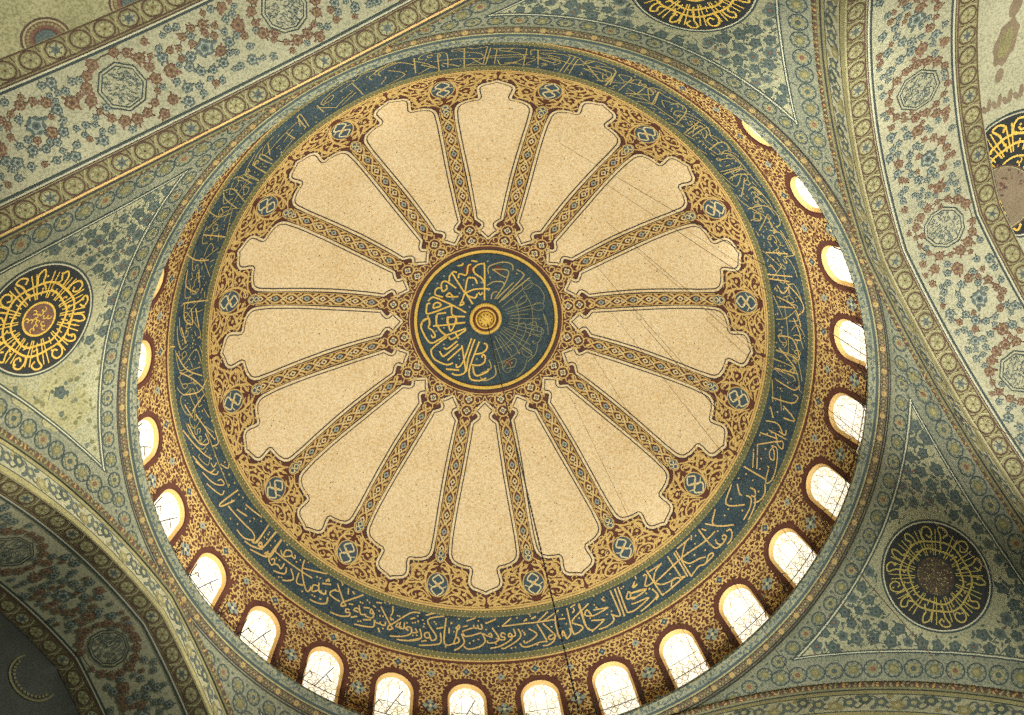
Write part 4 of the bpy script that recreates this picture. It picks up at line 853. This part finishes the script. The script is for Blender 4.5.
# ================================================================ lamp rail, brackets, chain and wires
mb = MB(); RR = 12.0; ZR = 31.2
mb.tube([out(RR*cos(a), RR*sin(a), ZR) for a in lin(0, TAU, 168)], .015, IRON, 5, cap=False)
rail = tag(mb.build('lamp_rail'), 'thin black iron rail running in a ring before the dome windows', 'rail')
for k in range(28):
    a = WO+k*TAU/28
    P = lambda x, z, r=11.98: out(r*cos(a+x/12), r*sin(a+x/12), z)
    for x in (-.86, .86):
        mb = MB()
        mb.tube([P(x, 30.1), P(x, 31.5), P(x+.04, 32.05, 11.92)], .020, IRON, 5)
        mb.tube([P(x, 31.2), P(x+.25, 31.85), P(x+.36, 31.7)], .018, IRON, 5)
        mb.tube([P(x, 31.35), P(x-.20, 30.9)], .016, IRON, 5)
        mb.build('bracket', rail)
    if 170 < degrees(a) % 360 < 262:
        mb = MB()
        mb.tube([P(-.34, 31.2), P(.02, 32.1), P(.28, 32.7)], .018, IRON, 5)
        mb.tube([P(.02, 32.1), P(.24, 31.85)], .015, IRON, 5)
        mb.build('strut', rail)
for i, (az, lab) in enumerate(((2.6, 'short white lamp rod beside the rightmost window, upper of the two'), (-11.6, 'short white lamp rod beside the rightmost windows, lower of the two'))):
    mb = MB(); a = radians(az)
    mb.tube([out(11.7*cos(a), 11.7*sin(a), 30.08), out(11.66*cos(a+.01), 11.66*sin(a+.01), 30.5), out(11.9*cos(a+.05), 11.9*sin(a+.05), 30.75)], .022, WHITE, 6)
    tag(mb.build('lamp_rod'), lab, 'lamp rod')
# chain from the boss
def hang(name, x0, y0, z0, x1, y1, z1, r, label, cat, group=None, n=10, m=IRON):
    mb = MB(); mb.tube([out(x0+(x1-x0)*i/n, y0+(y1-y0)*i/n, z0+(z1-z0)*i/n) for i in range(n+1)], r, m, 5)
    return tag(mb.build(name), label, cat, group)
mb = MB(); n = 220
x0, y0, z0, x1, y1, z1 = .21, -.10, 41.55, -0.48, 0.99, 14.0
for i in range(n):
    t = i/n; p = (x0+(x1-x0)*t, y0+(y1-y0)*t, z0+(z1-z0)*t); q = (x0+(x1-x0)*(t+.8/n), y0+(y1-y0)*(t+.8/n), z0+(z1-z0)*(t+.8/n))
    mb.tube([out(*p), out(*q)], .014 if i % 2 else .024, IRON, 4)
tag(mb.build('chandelier_chain'), 'black chain hanging from the gold boss of the dome', 'chain')

for x, y, z in ((3.19, 7.58, 39.20), (4.80, 6.00, 39.65), (7.63, 3.95, 38.86), (5.15, 4.21, 40.38), (4.83, 2.21, 41.12), (6.32, 2.98, 40.16), (6.25, 0.21, 40.62), (5.45, 0.15, 41.05), (8.78, 0.30, 38.67), (3.60, -3.45, 41.27), (4.65, -1.72, 41.28), (6.80, -0.47, 40.27), (8.08, 3.91, 38.47)):
    hang('hanging_wire', x, y, z, x, y, 16.0, .0065, 'thin grey lamp wire hanging plumb from the cream field of the dome', 'wire', 'lamp wires hanging from the dome', m=UMBER)

# ================================================================ light
w = bpy.data.worlds.new('daylight'); bpy.context.scene.world = w; w.use_nodes = True
bg = w.node_tree.nodes['Background']; bg.inputs['Color'].default_value = (.86, .92, .84, 1); bg.inputs['Strength'].default_value = 0.125
def spot(name, p, tgt, power, size, blend, col, rad=1.5):
    l = bpy.data.lights.new(name, 'SPOT'); l.energy = power; l.spot_size = radians(size); l.spot_blend = blend; l.color = col; l.shadow_soft_size = rad
    o = bpy.data.objects.new(name, l); bpy.context.scene.collection.objects.link(o)
    a, b = Vector(out(*p)), Vector(out(*tgt)); o.location = a
    o.rotation_euler = (b-a).to_track_quat('-Z', 'Y').to_euler(); return o

bg.inputs['Color'].default_value = (.82, .95, .80, 1)
spot('dome_fill', (5, -3, 1), (-1.5, 0, 40), 38000, 47, .25, (1, .94, .88))  # added fill from floor level to brighten the dome, no real lamp there
spot('dome_fill_far', (-5, 3, 1), (1, 0, 40), 17500, 47, .25, (.96, .98, .82))  # weaker added fill for the other side of the dome
spot('right_arch_fill', (-2, -2, 1), (14, 6.5, 27), 74000, 36, .7, (1, .96, .88))  # added spot to brighten the right arch underside
spot('back_arch_fill', (3, -2, 1), (-6, 14, 27), 56000, 36, .7, (1, .96, .86))  # added brightening spot for the back arch
spot('front_arch_fill', (3, 3, 1), (9, -11, 26), 34000, 36, .8, (1, 1, .92))  # added spot that lifts the front arch face
spot('back_pendentive_fill', (-2, 0, 1), (5, 11, 27), 34000, 22, .8, (1, 1, .92))  # extra spot added to lift the back pendentive
spot('left_pendentive_fill', (5, -3, 1), (-12.5, 4.5, 26), 32000, 22, .8, (1, .95, .82))  # added warm fill on the left pendentive
spot('right_window_daylight', (13, 6, 22.5), (-11, -2, 27.5), 34000, 40, .8, (1, .95, .82))

# ================================================================ camera
def rotm(ax, ay):
    return Matrix(((cos(ay), 0, sin(ay)), (0, 1, 0), (-sin(ay), 0, cos(ay)))) @ Matrix(((1, 0, 0), (0, cos(ax), -sin(ax)), (0, sin(ax), cos(ax))))
AX, AY, ROLL = 0.23323, 0.05180, -0.05200
Rm = rotm(AX, AY)
c_, s_ = cos(ROLL), sin(ROLL)
right = Rm @ Vector((c_, s_, 0)); up = Rm @ Vector((-s_, c_, 0)); fwd = Rm @ Vector((0, 0, 1))
fl = lambda v: Vector((-v.x, v.y, v.z))
right, up, fwd = fl(right), fl(up), fl(fwd)
cam = bpy.data.cameras.new('camera'); co_ = bpy.data.objects.new('camera', cam); bpy.context.scene.collection.objects.link(co_)
co_.matrix_world = Matrix(((right.x, up.x, -fwd.x, 2.5873), (right.y, up.y, -fwd.y, 11.3704), (right.z, up.z, -fwd.z, EYE), (0, 0, 0, 1)))
cam.sensor_width = 36; cam.lens = 36*1016.324/1024; cam.shift_x = 41.5416/1024; cam.shift_y = -68.9738/1024; cam.clip_end = 200
sc = bpy.context.scene; sc.camera = co_
vs = sc.view_settings; vs.view_transform = 'Standard'; vs.look = 'None'; vs.gamma = 1; vs.exposure = 0.0; vs.use_curve_mapping = False
sc.cycles.use_denoising = False
